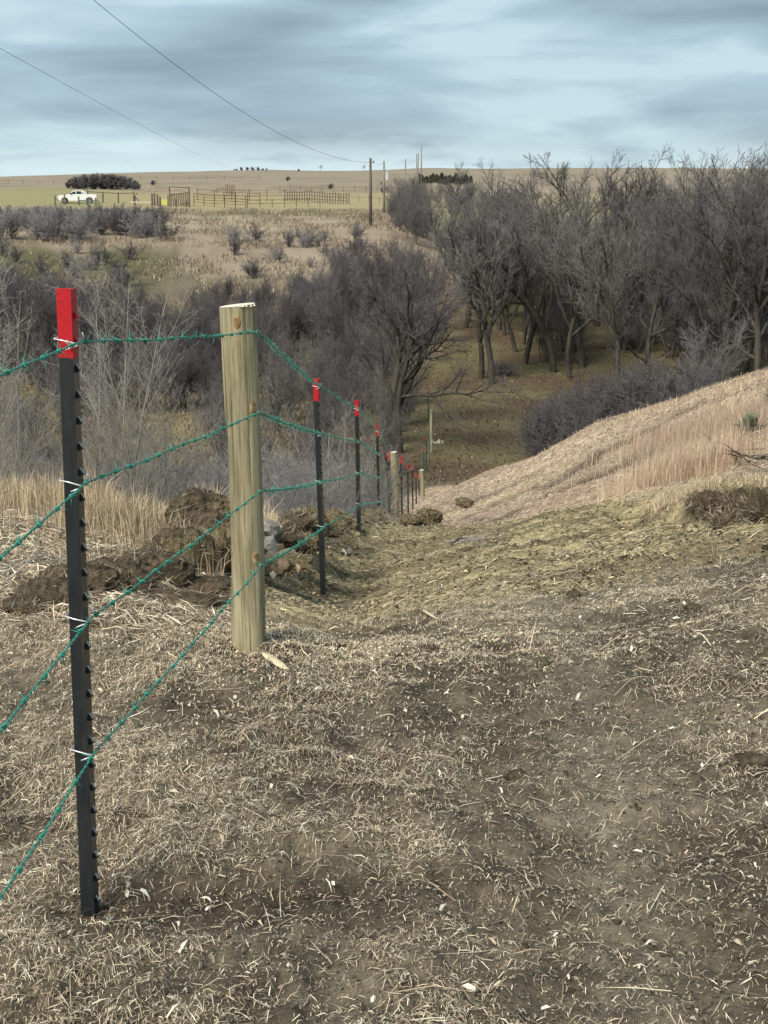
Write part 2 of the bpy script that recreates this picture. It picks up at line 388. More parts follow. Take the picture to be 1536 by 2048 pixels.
M['twig_purple'] = noise_mat('twig_purple', (0.080, 0.073, 0.077), (0.145, 0.134, 0.138), scale=1.3, rough=0.85, bump=0.0, rnd=0.22)
M['twig_blue'] = noise_mat('twig_blue_grey', (0.18, 0.17, 0.175), (0.31, 0.295, 0.295), scale=1.6, rough=0.8, bump=0.0, rnd=0.2)
M['twig_pale'] = noise_mat('twig_pale', (0.20, 0.182, 0.162), (0.36, 0.332, 0.298), scale=3, rough=0.75, bump=0.0, rnd=0.15)
M['juniper'] = noise_mat('juniper', (0.045, 0.052, 0.036), (0.085, 0.092, 0.065), scale=2, rough=0.9, bump=0.0, rnd=0.2)
M['soil'] = noise_mat('clod_soil', (0.035, 0.026, 0.018), (0.150, 0.118, 0.082), scale=22, rough=0.97, bump=0.9, detail=9, bscale=45, bdist=0.015, spec=0.05)
M['sod'] = noise_mat('sod_side', (0.060, 0.046, 0.026), (0.27, 0.215, 0.125), scale=6, rough=0.97, bump=1.0, stretch=(7, 7, 1.2), detail=8, bscale=9, bdist=0.02, spec=0.05)
M['rock'] = noise_mat('rock', (0.13, 0.12, 0.102), (0.36, 0.338, 0.30), scale=9, rough=0.9, bump=0.6, rnd=0.25)
M['rock_brown'] = noise_mat('rock_brown', (0.13, 0.09, 0.06), (0.33, 0.25, 0.175), scale=9, rough=0.9, bump=0.6, rnd=0.3)
M['white_paint'] = mat('white_car_paint', (0.80, 0.81, 0.82), 0.25, 0, 0.5)[0]
M['glass'] = mat('dark_glass', (0.02, 0.025, 0.03), 0.08, 0, 0.6)[0]
M['rubber'] = mat('rubber', (0.02, 0.02, 0.021), 0.8)[0]
M['steel'] = mat('steel', (0.35, 0.36, 0.37), 0.4, 0.6)[0]
M['trim'] = mat('black_trim', (0.025, 0.025, 0.027), 0.5)[0]
M['rust'] = noise_mat('rusty_pipe', (0.075, 0.042, 0.028), (0.15, 0.085, 0.055), scale=3, rough=0.85, bump=0.0)
M['oldwood'] = noise_mat('old_wood', (0.085, 0.072, 0.060), (0.17, 0.15, 0.125), scale=3, rough=0.9, bump=0.3, stretch=(4, 4, 0.5))
M['pole'] = noise_mat('utility_pole_wood', (0.17, 0.15, 0.135), (0.30, 0.275, 0.25), scale=2, rough=0.9, bump=0.3, stretch=(6, 6, 0.4))
M['pole_dark'] = noise_mat('utility_pole_dark', (0.075, 0.068, 0.062), (0.16, 0.145, 0.13), scale=1.2, rough=0.9, bump=0.3, stretch=(6, 6, 0.3))
M['yellow'] = mat('yellow_sign', (0.50, 0.51, 0.13), 0.5)[0]
M['greenmetal'] = mat('green_rail', (0.13, 0.17, 0.13), 0.6)[0]
M['cable'] = mat('power_cable', (0.035, 0.035, 0.04), 0.6)[0]
M['ceramic'] = mat('ceramic', (0.55, 0.56, 0.57), 0.3)[0]
M['plank'] = noise_mat('pale_plank', (0.45, 0.40, 0.32), (0.62, 0.57, 0.47), scale=4, rough=0.8, bump=0.2)
M['splinter'] = noise_mat('fresh_wood', (0.58, 0.49, 0.31), (0.74, 0.66, 0.47), scale=30, rough=0.75, bump=0.5, stretch=(0.15, 1, 1), bdist=0.002)
M['yucca'] = noise_mat('yucca_leaf', (0.10, 0.15, 0.10), (0.20, 0.26, 0.17), scale=6, rough=0.6, bump=0.0)

def wood_post_mat():
    m, t, b = mat('treated_pine', (0.4, 0.37, 0.2), 0.8, 0, 0.25)
    N = t.nodes.new; LL = t.links.new
    tcn = N('ShaderNodeTexCoord')
    def nz(scale, st, detail=6, rough=0.6, dist=0.0):
        mpn = N('ShaderNodeMapping'); mpn.inputs['Scale'].default_value = st; LL(tcn.outputs['Object'], mpn.inputs[0])
        n = N('ShaderNodeTexNoise'); n.inputs['Scale'].default_value = scale; n.inputs['Detail'].default_value = detail
        n.inputs['Roughness'].default_value = rough; n.inputs['Distortion'].default_value = dist; LL(mpn.outputs[0], n.inputs['Vector']); return n.outputs['Fac']
    def ramp2(src, stops):
        r = N('ShaderNodeValToRGB'); es = r.color_ramp.elements
        es[0].position, es[0].color = stops[0][0], (*stops[0][1], 1); es[1].position, es[1].color = stops[-1][0], (*stops[-1][1], 1)
        for p_, c_ in stops[1:-1]: e_ = es.new(p_); e_.color = (*c_, 1)
        LL(src, r.inputs[0]); return r.outputs[0]
    grain = nz(1, (105, 105, 4.2), 8, 0.72, 0.35)
    base = ramp2(grain, [(0.33, (0.24, 0.20, 0.115)), (0.5, (0.43, 0.37, 0.235)), (0.68, (0.57, 0.505, 0.35))])
    big = nz(1, (10, 10, 1.4), 4, 0.6, 0.6)
    stain = ramp2(big, [(0.42, (0.36, 0.38, 0.34)), (0.58, (1, 1, 1))])
    mu = N('ShaderNodeMixRGB'); mu.blend_type = 'MULTIPLY'; mu.inputs['Fac'].default_value = 0.65; LL(base, mu.inputs[1]); LL(stain, mu.inputs[2])
    crack = ramp2(nz(1, (55, 55, 1.1), 4, 0.5, 0.1), [(0.385, (0.18, 0.15, 0.11)), (0.425, (1, 1, 1))])
    mu2 = N('ShaderNodeMixRGB'); mu2.blend_type = 'MULTIPLY'; mu2.inputs['Fac'].default_value = 0.5; LL(mu.outputs[0], mu2.inputs[1]); LL(crack, mu2.inputs[2])
    LL(mu2.outputs[0], b.inputs['Base Color'])
    bp = N('ShaderNodeBump'); bp.inputs['Strength'].default_value = 0.9; bp.inputs['Distance'].default_value = 0.005; LL(grain, bp.inputs['Height']); LL(bp.outputs[0], b.inputs['Normal'])
    return m
M['post'] = wood_post_mat()
M['endgrain'] = noise_mat('sawn_end', (0.62, 0.58, 0.45), (0.82, 0.79, 0.68), scale=60, rough=0.8, bump=0.5, bdist=0.003)
M['knot'] = noise_mat('knot', (0.20, 0.115, 0.05), (0.46, 0.33, 0.17), scale=60, rough=0.8, bump=0.3, lo=0.4, hi=0.6, bdist=0.002)

# ------------------------------------------------------------------ ground
def build_ground():
    th = np.concatenate([np.arange(-180, -60, 5), np.arange(-60, -20, 1.0), np.arange(-20, 20, 0.1), np.arange(20, 60, 1.0), np.arange(60, 180.1, 5)])
    th[-1] = 180; th = np.radians(th)
    lr = np.concatenate([np.log([0.02]), np.arange(math.log(0.3), math.log(1.9), 0.10), np.arange(math.log(1.9), math.log(5.0), 0.0075),
                         np.arange(math.log(5.0), math.log(15.5), 0.0036), np.arange(math.log(15.5), math.log(100), 0.012), np.arange(math.log(100), math.log(2700), 0.035)])
    rr = np.exp(lr)
    TH, RR = np.meshgrid(th, rr)
    X = RR * np.sin(TH); Y = RR * np.cos(TH)
    Z = hgt(X, Y)
    nR, nT = X.shape
    idx = np.arange(nR * nT).reshape(nR, nT)
    Q = np.stack([idx[:-1, :-1], idx[:-1, 1:], idx[1:, 1:], idx[1:, :-1]], -1).reshape(-1, 4)[:, ::-1]
    V = np.stack([X, Y, Z], -1).reshape(-1, 3)
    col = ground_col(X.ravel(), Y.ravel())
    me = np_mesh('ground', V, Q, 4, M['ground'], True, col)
    return tag(link(bpy.data.objects.new('ground', me)), kind='structure')

def lerp(a, b, t): return a * (1 - t[:, None]) + np.array(b)[None, :] * t[:, None]
def ground_col(X, Y):
    th, s, D = polar(X, Y); px = 768 + s * F / 0.99 + 110 * fbm(X / 7, Y / 9, 51, o=3) * sst(16, 40, D)
    D = D * (1 + 0.10 * fbm(X / 6, Y / 11, 57, o=3) * sst(30, 60, D))
    n0 = fbm(X * 0.25, Y * 0.25, o=3); n1_ = fbm(X * 1.2, Y * 1.2, 2.0, o=4); n2_ = fbm(X * 6, Y * 6, 4.0, o=3)
    nf = fbm(X / 14, Y / 22, 1.0, o=4); nfb = fbm(X / 40, Y / 9, 5.0, o=3)
    c = np.tile(np.array([0.098, 0.080, 0.058]), (len(X), 1))
    c = lerp(c, (0.19, 0.158, 0.118), sst(-0.2, 0.35, n1_ + 0.5 * n2_))
    lp = litter_patch(X, Y)
    c = lerp(c, (0.062, 0.048, 0.035), 0.85 * sst(0.08, 0.34, fbm(X * 0.75 + 11, Y * 1.1, 61, o=4)))
    c = lerp(c, (0.36, 0.30, 0.215), 0.5 * sst(-0.05, 0.35, lp))
    # tan grass left bank
    lb = (1 - sst(380, 480, px + 60 * n1_)) * sst(4.7, 5.6, D + 0.6 * n1_) * (1 - sst(9.6, 11, D))
    c = lerp(c, (0.40, 0.315, 0.215), lb)
    # gully
    gl = (1 - sst(760, 800, px)) * sst(9.6, 11.5, D)
    gt = np.tile(np.array([0.12, 0.10, 0.075]), (len(X), 1)); gt = lerp(gt, (0.24, 0.20, 0.13), sst(-0.1, 0.4, fbm(X * 0.5, Y * 0.5, 9, o=4)))
    c = c * (1 - gl[:, None]) + gt * gl[:, None]
    # tan hillside right
    rh = sst(740, 800, px) * sst(8.0, 9.0, D) * (1 - sst(43, 50, D))
    ht = np.tile(np.array([0.37, 0.285, 0.215]), (len(X), 1)); ht = lerp(ht, (0.46, 0.37, 0.24), sst(-0.1, 0.4, n0)); ht = lerp(ht, (0.33, 0.22, 0.17), 0.7 * sst(0.05, 0.45, fbm(X * 0.9, Y * 0.4, 8, o=3)))
    ht = lerp(ht, (0.17, 0.135, 0.10), 0.55 * sst(0.12, 0.4, fbm(X * 1.6 + Y * 0.6, Y * 0.5, 3, o=4)))
    c = c * (1 - rh[:, None]) + ht * rh[:, None]
    # graded soil
    gm = grad_mask(X, Y)
    gt = np.tile(np.array([0.235, 0.200, 0.125]), (len(X), 1))
    gt = lerp(gt, (0.42, 0.37, 0.225), sst(-0.18, 0.22, fbm(X * 0.8, Y * 1.6, 3, o=4)))
    gt = lerp(gt, (0.11, 0.086, 0.060), 0.75 * sst(0.02, 0.32, fbm(X * 1.4 + 4, Y * 2.6, 6, o=4)))
    c = c * (1 - gm[:, None]) + gt * gm[:, None]
    bm_ = np.clip(berm(X, Y) * 1.1, 0, 1) * (Y > 0); c = lerp(c, (0.20, 0.165, 0.105), bm_ * 0.7)
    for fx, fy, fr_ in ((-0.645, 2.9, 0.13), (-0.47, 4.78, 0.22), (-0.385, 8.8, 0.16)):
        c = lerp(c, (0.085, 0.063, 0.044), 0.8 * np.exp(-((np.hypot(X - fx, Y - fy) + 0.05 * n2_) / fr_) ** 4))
    tr_ = 0.7 * np.exp(-((X - (0.42 + 0.05 * Y + 0.06 * n1_)) / 0.16) ** 2) * sst(1.5, 2.5, Y) * (1 - sst(7, 9, Y)); c = lerp(c, (0.26, 0.23, 0.175), 0.6 * tr_)
    # bare dark streaks scraped along the hillside
    for line in STREAKS:
        d = polyline_dist(X, Y, line) + 0.12 * n1_
        c = lerp(c, (0.105, 0.082, 0.058), 0.95 * (1 - sst(0.22, 0.45, d)) * (D < 60))
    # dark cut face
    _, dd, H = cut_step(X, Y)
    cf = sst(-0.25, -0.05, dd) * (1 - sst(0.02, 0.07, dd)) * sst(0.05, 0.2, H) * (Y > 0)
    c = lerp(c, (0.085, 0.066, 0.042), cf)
    # valley floor
    vf = sst(46, 54, D) * (1 - sst(112, 130, D)) * sst(700, 800, px)
    vt = np.tile(np.array([0.145, 0.125, 0.070]), (len(X), 1)); vt = lerp(vt, (0.110, 0.078, 0.050), sst(-0.15, 0.2, fbm(X / 5, Y / 5, 3, o=4)))
    vt = lerp(vt, (0.150, 0.135, 0.060), 0.6 * sst(0.1, 0.4, fbm(X / 7, Y / 9, 13, o=3))); vt = lerp(vt, (0.30, 0.24, 0.15), 0.8 * sst(78, 98, D) * (1 - sst(870, 940, px)))
    c = c * (1 - vf[:, None]) + vt * vf[:, None]
    # clearing left in the valley
    cl = sst(52, 60, D) * (1 - sst(80, 88, D)) * (1 - sst(480, 640, px))
    cc = np.tile(np.array([0.19, 0.155, 0.085]), (len(X), 1)); cc = lerp(cc, (0.27, 0.23, 0.12), sst(-.1, .3, fbm(X / 4, Y / 5, 31, o=4))); cc = lerp(cc, (0.11, 0.08, 0.05), sst(0.0, .3, fbm(X / 3, Y / 6, 37, o=4)))
    c = c * (1 - cl[:, None]) + cc * cl[:, None]
    # far slope and plateau
    fs = sst(112, 128, D) * np.where(px > 820, 0.0, 1.0) + sst(125, 150, D) * np.where(px > 820, 1.0, 0.0)
    ft = np.tile(np.array([0.31, 0.245, 0.185]), (len(X), 1))
    ft = lerp(ft, (0.38, 0.315, 0.23), sst(-0.1, 0.35, nf)); ft = lerp(ft, (0.19, 0.145, 0.11), 0.75 * sst(-0.05, 0.30, fbm(X / 4, Y / 5, 7, o=4)))
    ft = lerp(ft, (0.085, 0.088, 0.035), sst(112, 120, D + 10 * nf) * (1 - sst(134, 142, D + 14 * nf)) * (1 - sst(300, 380, px)) * 0.85)
    ft = lerp(ft, (0.34, 0.285, 0.165), sst(195, 205, D) * (1 - sst(280, 330, D)))
    ft = lerp(ft, (0.15, 0.138, 0.075), 0.8 * sst(176, 182, D + 4 * nf) * (1 - sst(196, 202, D + 4 * nf)) * sst(330, 460, px) * (1 - sst(740, 800, px)))
    ft = lerp(ft, (0.27, 0.26, 0.13), 0.75 * sst(200, 215, D) * (1 - sst(330, 400, D)) * (1 - sst(110, 330, px)))
    ft = lerp(ft, (0.285, 0.238, 0.178), sst(330, 380, D))
    ft = lerp(ft, (0.20, 0.175, 0.125), 0.6 * sst(0.05, 0.35, nfb) * sst(230, 330, D))
    ft = lerp(ft, (0.15, 0.165, 0.075), 0.8 * sst(165, 180, D) * (1 - sst(200, 215, D)) * sst(830, 860, px) * (1 - sst(920, 960, px)))
    c = c * (1 - fs[:, None]) + ft * fs[:, None]
    return np.clip(c, 0.01, 0.8)
build_ground()

# ------------------------------------------------------------------ litter / grass
STRAW = np.array([[0.62, 0.525, 0.375], [0.80, 0.72, 0.56], [0.43, 0.33, 0.23], [0.32, 0.225, 0.16], [0.70, 0.61, 0.44], [0.18, 0.135, 0.095], [0.52, 0.40, 0.29], [0.12, 0.09, 0.065]])
def blades_lying(name, X, Y, lmin, lmax, wmin, wmax, pal=STRAW, lift=0.012, pw=None, curl=0.38, sf=1.0, patch=None, ang=None):
    n = len(X)
    L_ = (RNG.uniform(0, 1, n) ** 1.8 * (lmax - lmin) + lmin) * sf; W_ = RNG.uniform(wmin, wmax, n) * sf
    a = RNG.uniform(0, 2 * np.pi, n) if ang is None else RNG.normal(ang, 0.35, n)
    a2 = a + RNG.normal(0, curl, n); tilt = RNG.normal(0.05, 0.20, n)
    def pt(x, y, up): return np.stack([x, y, hgt(x, y) + up], -1)
    up0 = RNG.uniform(0.001, lift, n)
    x1 = X + np.cos(a) * L_ * 0.5; y1 = Y + np.sin(a) * L_ * 0.5
    x2 = x1 + np.cos(a2) * L_ * 0.5; y2 = y1 + np.sin(a2) * L_ * 0.5
    p0 = pt(X, Y, up0); p1 = pt(x1, y1, up0 + 0.004 + np.maximum(0, tilt) * L_ * 0.5); p2 = pt(x2, y2, up0 + np.maximum(-0.002, tilt * L_))
    s0 = np.stack([-np.sin(a), np.cos(a), RNG.normal(0, 0.5, n)], -1) * (W_ * 0.5)[:, None]
    V = np.stack([p0 - s0 * 0.8, p0 + s0 * 0.8, p1 - s0, p1 + s0, p2], 1).reshape(-1, 3)
    b = np.arange(n)[:, None] * 5
    T = np.concatenate([b + [0, 1, 3], b + [0, 3, 2], b + [2, 3, 4]], 1).reshape(-1, 3)
    ci = RNG.choice(len(pal), n, p=pw); c = pal[ci] * RNG.uniform(0.75, 1.15, n)[:, None]
    if patch is not None: c = c * patch[:, None]
    me = np_mesh(name, V, T, 3, M['straw'], False, np.repeat(c, 5, 0))
    return link(bpy.data.objects.new(name, me))
def wedge_pts(n, d0, d1, pxa, pxb, pw=1.0):
    u = RNG.uniform(0, 1, n); D = (d0 ** pw + u * (d1 ** pw - d0 ** pw)) ** (1 / pw)
    px = RNG.uniform(pxa, pxb, n)
    return (px - 768) / F * 0.99 * D, D
# foreground litter; area-even with patches
X, Y = wedge_pts(540000, 1.9, 7.4, -420, 1960, 1.6)
lp = litter_patch(X, Y); lp2 = fbm(X * 2.6, Y * 2.6, 7, o=3)
keep = RNG.uniform(0, 1, len(X)) < (0.14 + 0.86 * sst(-0.28, 0.34, lp + 0.8 * lp2 - 0.10 * sst(-0.2, 0.8, X) - 0.35 * sst(1000, 1150, pxof(X, Y)) * sst(4.9, 5.6, Y) * (0.4 + fbm(X, Y, 41, o=3)) - 0.22 * sst(0.08, 0.34, fbm(X * 0.75 + 11, Y * 1.1, 61, o=4)) - 0.16 * np.exp(-((X - 0.42 - 0.05 * Y) / 0.15) ** 2))) * (1 - 0.8 * grad_mask(X, Y))
X, Y = X[keep], Y[keep]
tag(blades_lying('straw_litter', X, Y, 0.005, 0.042, 0.0007, 0.0020), kind='stuff')
X, Y = wedge_pts(1100, 1.9, 7.5, -300, 1800, 1.5)
tag(blades_lying('long_straw_litter', X, Y, 0.06, 0.18, 0.0012, 0.0028, lift=0.015, curl=0.14), kind='stuff')
def flecks(name, X, Y, smin, smax, pal):
    n = len(X); z = hgt(X, Y) + 0.001; a = RNG.uniform(0, 6.28, n); s_ = smin + (smax - smin) * RNG.uniform(0, 1, n) ** 2.5
    c0 = np.stack([X, Y, z], -1); V = []
    for k_ in range(3):
        a2 = a + k_ * 2.1 + RNG.normal(0, 0.35, n); V.append(c0 + np.stack([np.cos(a2), np.sin(a2), RNG.uniform(0, 0.9, n)], -1) * (s_ * RNG.uniform(0.5, 1.2, n))[:, None])
    c = pal[RNG.integers(0, len(pal), n)] * RNG.uniform(0.6, 1.2, n)[:, None]
    return tag(link(bpy.data.objects.new(name, np_mesh(name, np.stack(V, 1).reshape(-1, 3), np.arange(3 * n).reshape(-1, 3), 3, M['straw'], False, np.repeat(c, 3, 0)))), kind='stuff')
FLK = np.array([[0.08, 0.062, 0.045], [0.14, 0.115, 0.085], [0.21, 0.175, 0.13], [0.30, 0.25, 0.18], [0.05, 0.038, 0.028], [0.44, 0.37, 0.26], [0.30, 0.25, 0.18]])
X, Y = wedge_pts(180000, 1.9, 7.5, -350, 1900, 1.6)
flecks('soil_grit', X, Y, 0.0015, 0.0075, FLK)
X, Y = wedge_pts(170000, 6.5, 15.2, 380, 1850, 1.3); k = RNG.uniform(0, 1, len(X)) < grad_mask(X, Y)
flecks('graded_soil_grit', X[k], Y[k], 0.004, 0.019, FLK * np.array([1.15, 1.05, 0.9]))
# chips and shreds of pale leaf
X, Y = wedge_pts(1500, 1.9, 8.5, -300, 1800, 1.6)
tag(blades_lying('leaf_shred_litter', X, Y, 0.012, 0.035, 0.004, 0.009, pal=np.array([[0.62, 0.55, 0.42], [0.70, 0.66, 0.56], [0.5, 0.4, 0.3]])), kind='stuff')
# graded soil: thinner, yellower shreds lying along the ripples
X, Y = wedge_pts(150000, 6.0, 15.2, 380, 1800, 1.3)
k = RNG.uniform(0, 1, len(X)) < grad_mask(X, Y) * sst(-0.3, 0.3, fbm(X * 0.9, Y * 1.6, 3, o=4)) * sst(0.1, 0.9, ripple(X, Y)) * 0.95
tag(blades_lying('shredded_grass_on_soil', X[k], Y[k], 0.02, 0.10, 0.002, 0.005, pal=np.array([[0.50, 0.43, 0.25], [0.42, 0.35, 0.20], [0.62, 0.54, 0.36], [0.27, 0.20, 0.13]]), lift=0.005, ang=-0.06, curl=0.3), kind='stuff')
# sawdust and chips round the wooden post
an = RNG.uniform(0, 2 * np.pi, 9000); rr_ = np.abs(RNG.normal(0, 0.38, 9000))
X = -0.28 + np.cos(an) * rr_ * 1.3; Y = 5.2 + np.sin(an) * rr_ * 1.3
tag(blades_lying('sawdust_chips', X, Y, 0.006, 0.018, 0.003, 0.007, pal=np.array([[0.72, 0.64, 0.46], [0.62, 0.50, 0.33], [0.50, 0.30, 0.20]]), pw=[0.5, 0.35, 0.15]), kind='stuff')
# flattened matted grass on the tan slopes
X, Y = wedge_pts(64000, 4.9, 11, -380, 520, 1.4)
_, _s, _D = polar(X, Y); pxx = 768 + _s * F / 0.99
k = RNG.uniform(0, 1, len(X)) < (1 - sst(400, 520, pxx)) * sst(4.7, 5.5, _D)
tag(blades_lying('matted_grass_left_bank', X[k], Y[k], 0.03, 0.14, 0.0025, 0.005, lift=0.03), kind='stuff')
X, Y = wedge_pts(150000, 8.0, 46, 800, 1850, 0.9)
k = (RNG.uniform(0, 1, len(X)) < (1 - grad_mask(X, Y)) * sst(780, 860, pxof(X, Y)) * (0.25 + 0.75 * sst(-0.35, 0.05, fbm(X * 1.6 + Y * 0.6, Y * 0.5, 3, o=4) * -1 + 0.15)))
for _ln in STREAKS: k &= ~((polyline_dist(X, Y, _ln) + 0.25 * fbm(X * 1.5, Y * 1.5, 2, o=3) < 0.36) & (RNG.uniform(0, 1, len(X)) < 0.9))
k &= ~((cut_step(X, Y)[1] < 0.12) & (cut_step(X, Y)[2] > 0.02))
PINK = np.array([[0.50, 0.385, 0.29], [0.57, 0.455, 0.335], [0.38, 0.275, 0.215], [0.43, 0.315, 0.255], [0.58, 0.49, 0.35]])
tag(blades_lying('matted_grass_hillside', X[k], Y[k], 0.06, 0.19, 0.0055, 0.013, pal=PINK, lift=0.02, sf=np.clip(np.hypot(X[k], Y[k]) / 30, 0.28, 1.0), patch=1 + 0.5 * fbm(X[k] * 0.5, Y[k] * 0.35, 12, o=3)), kind='stuff')

def blades_up(name, X, Y, hmin, hmax, wd, pal, lean=0.3, z=None, kind='stuff'):
    n = len(X); H_ = RNG.uniform(hmin, hmax, n) if np.isscalar(hmin) else hmin
    z0 = hgt(X, Y) if z is None else z
    a = RNG.uniform(0, 2 * np.pi, n); le = np.abs(RNG.normal(0, lean, n)); W_ = wd * RNG.uniform(0.6, 1.3, n)
    d = np.stack([np.cos(a), np.sin(a)], -1)
    fa = RNG.uniform(0, 2 * np.pi, n); sd = np.stack([np.cos(fa), np.sin(fa), np.zeros(n)], -1) * (W_ * 0.5)[:, None]
    p0 = np.stack([X, Y, z0 - 0.01], -1)
    p1 = p0 + np.concatenate([d * (H_ * le * 0.35)[:, None], (H_ * 0.6)[:, None]], 1)
    p2 = p0 + np.concatenate([d * (H_ * le)[:, None], (H_ * np.maximum(0.3, 1 - 0.35 * le))[:, None]], 1)
    V = np.stack([p0 - sd, p0 + sd, p1 + sd * 0.8, p1 - sd * 0.8, p2], 1).reshape(-1, 3)
    b = np.arange(n)[:, None] * 5
    T = np.concatenate([b + [0, 1, 2], b + [0, 2, 3], b + [3, 2, 4]], 1).reshape(-1, 3)
    c = pal[RNG.integers(0, len(pal), n)] * (RNG.uniform(0.7, 1.2, n) * (1 + 0.55 * fbm(X * 0.7, Y * 0.5, 14, o=3)))[:, None]
    me = np_mesh(name, V, T, 3, M['grass'], False, np.repeat(c, 5, 0))
    o = link(bpy.data.objects.new(name, me))
    return tag(o, kind=kind) if kind else o
TAN = np.array([[0.58, 0.47, 0.31], [0.66, 0.56, 0.38], [0.48, 0.35, 0.23], [0.52, 0.38, 0.28]])
RUST = np.array([[0.46, 0.31, 0.23], [0.53, 0.39, 0.28], [0.38, 0.25, 0.19], [0.58, 0.46, 0.33]])
# left bank standing grass
X, Y = wedge_pts(42000, 6.3, 10.6, -380, 545, 1.3)
dn = fbm(X * 1.1, Y * 1.1, 5, o=3); _, _s, _D = polar(X, Y); pxx = 768 + _s * F / .99
k = (RNG.uniform(0, 1, len(X)) < sst(-0.25, 0.35, dn) * sst(6.4, 8.0, _D + dn)) & ((pxx < 430) | (_D > 9.0))
X, Y = X[k], Y[k]
blades_up('standing_grass_left_bank', X, Y, 0.10 + 0.34 * np.clip(0.5 + 1.4 * fbm(X * 1.3, Y * 1.3, 2, o=3), 0, 1) * RNG.uniform(0.4, 1, len(X)), None, 0.0042, TAN, 0.35)
# right hillside standing grass
X, Y = wedge_pts(115000, 11.5, 47, 790, 1800, 1.25)
_, _s, _D = polar(X, Y); pxx = 768 + _s * F / .99
tall = sst(-40, 60, pxx - np.interp(_D, [12, 13.5, 14.5, 20, 22, 27, 33, 40, 46], [2300, 2300, 1440, 1420, 1330, 1160, 1000, 900, 840]))
for _ln in STREAKS: _D = np.where(polyline_dist(X, Y, _ln) < 0.35, -99, _D)
k = (_D > 0) & (RNG.uniform(0, 1, len(X)) < (0.16 + 0.84 * tall) * (1 - grad_mask(X, Y)))
X, Y, tall = X[k], Y[k], tall[k]
blades_up('standing_grass_hillside', X, Y, (0.03 + 0.09 * tall) * (0.5 + 0.9 * np.clip(0.5 + 1.3 * fbm(X * 0.9, Y * 0.6, 22, o=3), 0, 1)) * RNG.uniform(0.25, 1.15, len(X)), None, 0.0085, np.concatenate([PINK, PINK, TAN]), 0.8)
# rust coloured clump on the right edge of the graded soil and around the green plant
X = np.concatenate([RNG.normal(XD(1365, 11.4, -0.7), 0.24, 6000), RNG.normal(XD(1440, 15.0, -0.9), 0.55, 5000)]); Y = np.concatenate([RNG.normal(11.4, 0.35, 6000), RNG.normal(15, 0.8, 5000)])
blades_up('rust_grass_clump', X, Y, 0.08, 0.36, 0.0035, np.concatenate([RUST, PINK]), 0.3)
# short fringe hanging over the cut bank
X = RNG.uniform(CUT[1, 0], 4.8, 9000); Y = np.interp(X, CUT[:, 0], CUT[:, 1]) + RNG.uniform(0.02, 0.5, 9000)
blades_up('bank_edge_grass', X, Y, 0.03, 0.11, 0.0035, TAN, 0.8)
# far slope tufts
X, Y = wedge_pts(60000, 108, 200, -150, 900, 1.0)
k = RNG.uniform(0, 1, len(X)) < sst(-0.2, 0.3, fbm(X / 5, Y / 6, 21, o=3)); X, Y = X[k], Y[k]
blades_up('far_slope_tufts', X, Y, 0.12, 0.5, 0.08, np.array([[0.33, 0.27, 0.19], [0.25, 0.19, 0.14], [0.40, 0.34, 0.24], [0.17, 0.14, 0.11]]), 0.5, z=hgt(X, Y))
# valley floor litter tufts
X, Y = wedge_pts(30000, 50, 88, -100, 620, 1.0)
blades_up('clearing_tufts', X, Y, 0.06, 0.3, 0.05, np.array([[0.27, 0.22, 0.12], [0.19, 0.15, 0.085], [0.34, 0.29, 0.16], [0.12, 0.09, 0.055]]), 0.6)
X, Y = wedge_pts(30000, 48, 108, 500, 1560, 1.0)
blades_up('valley_floor_tufts', X, Y, 0.03, 0.16, 0.05, np.array([[0.13, 0.105, 0.055], [0.095, 0.06, 0.04], [0.19, 0.155, 0.09], [0.075, 0.045, 0.033], [0.24, 0.195, 0.13]]), 1.4)

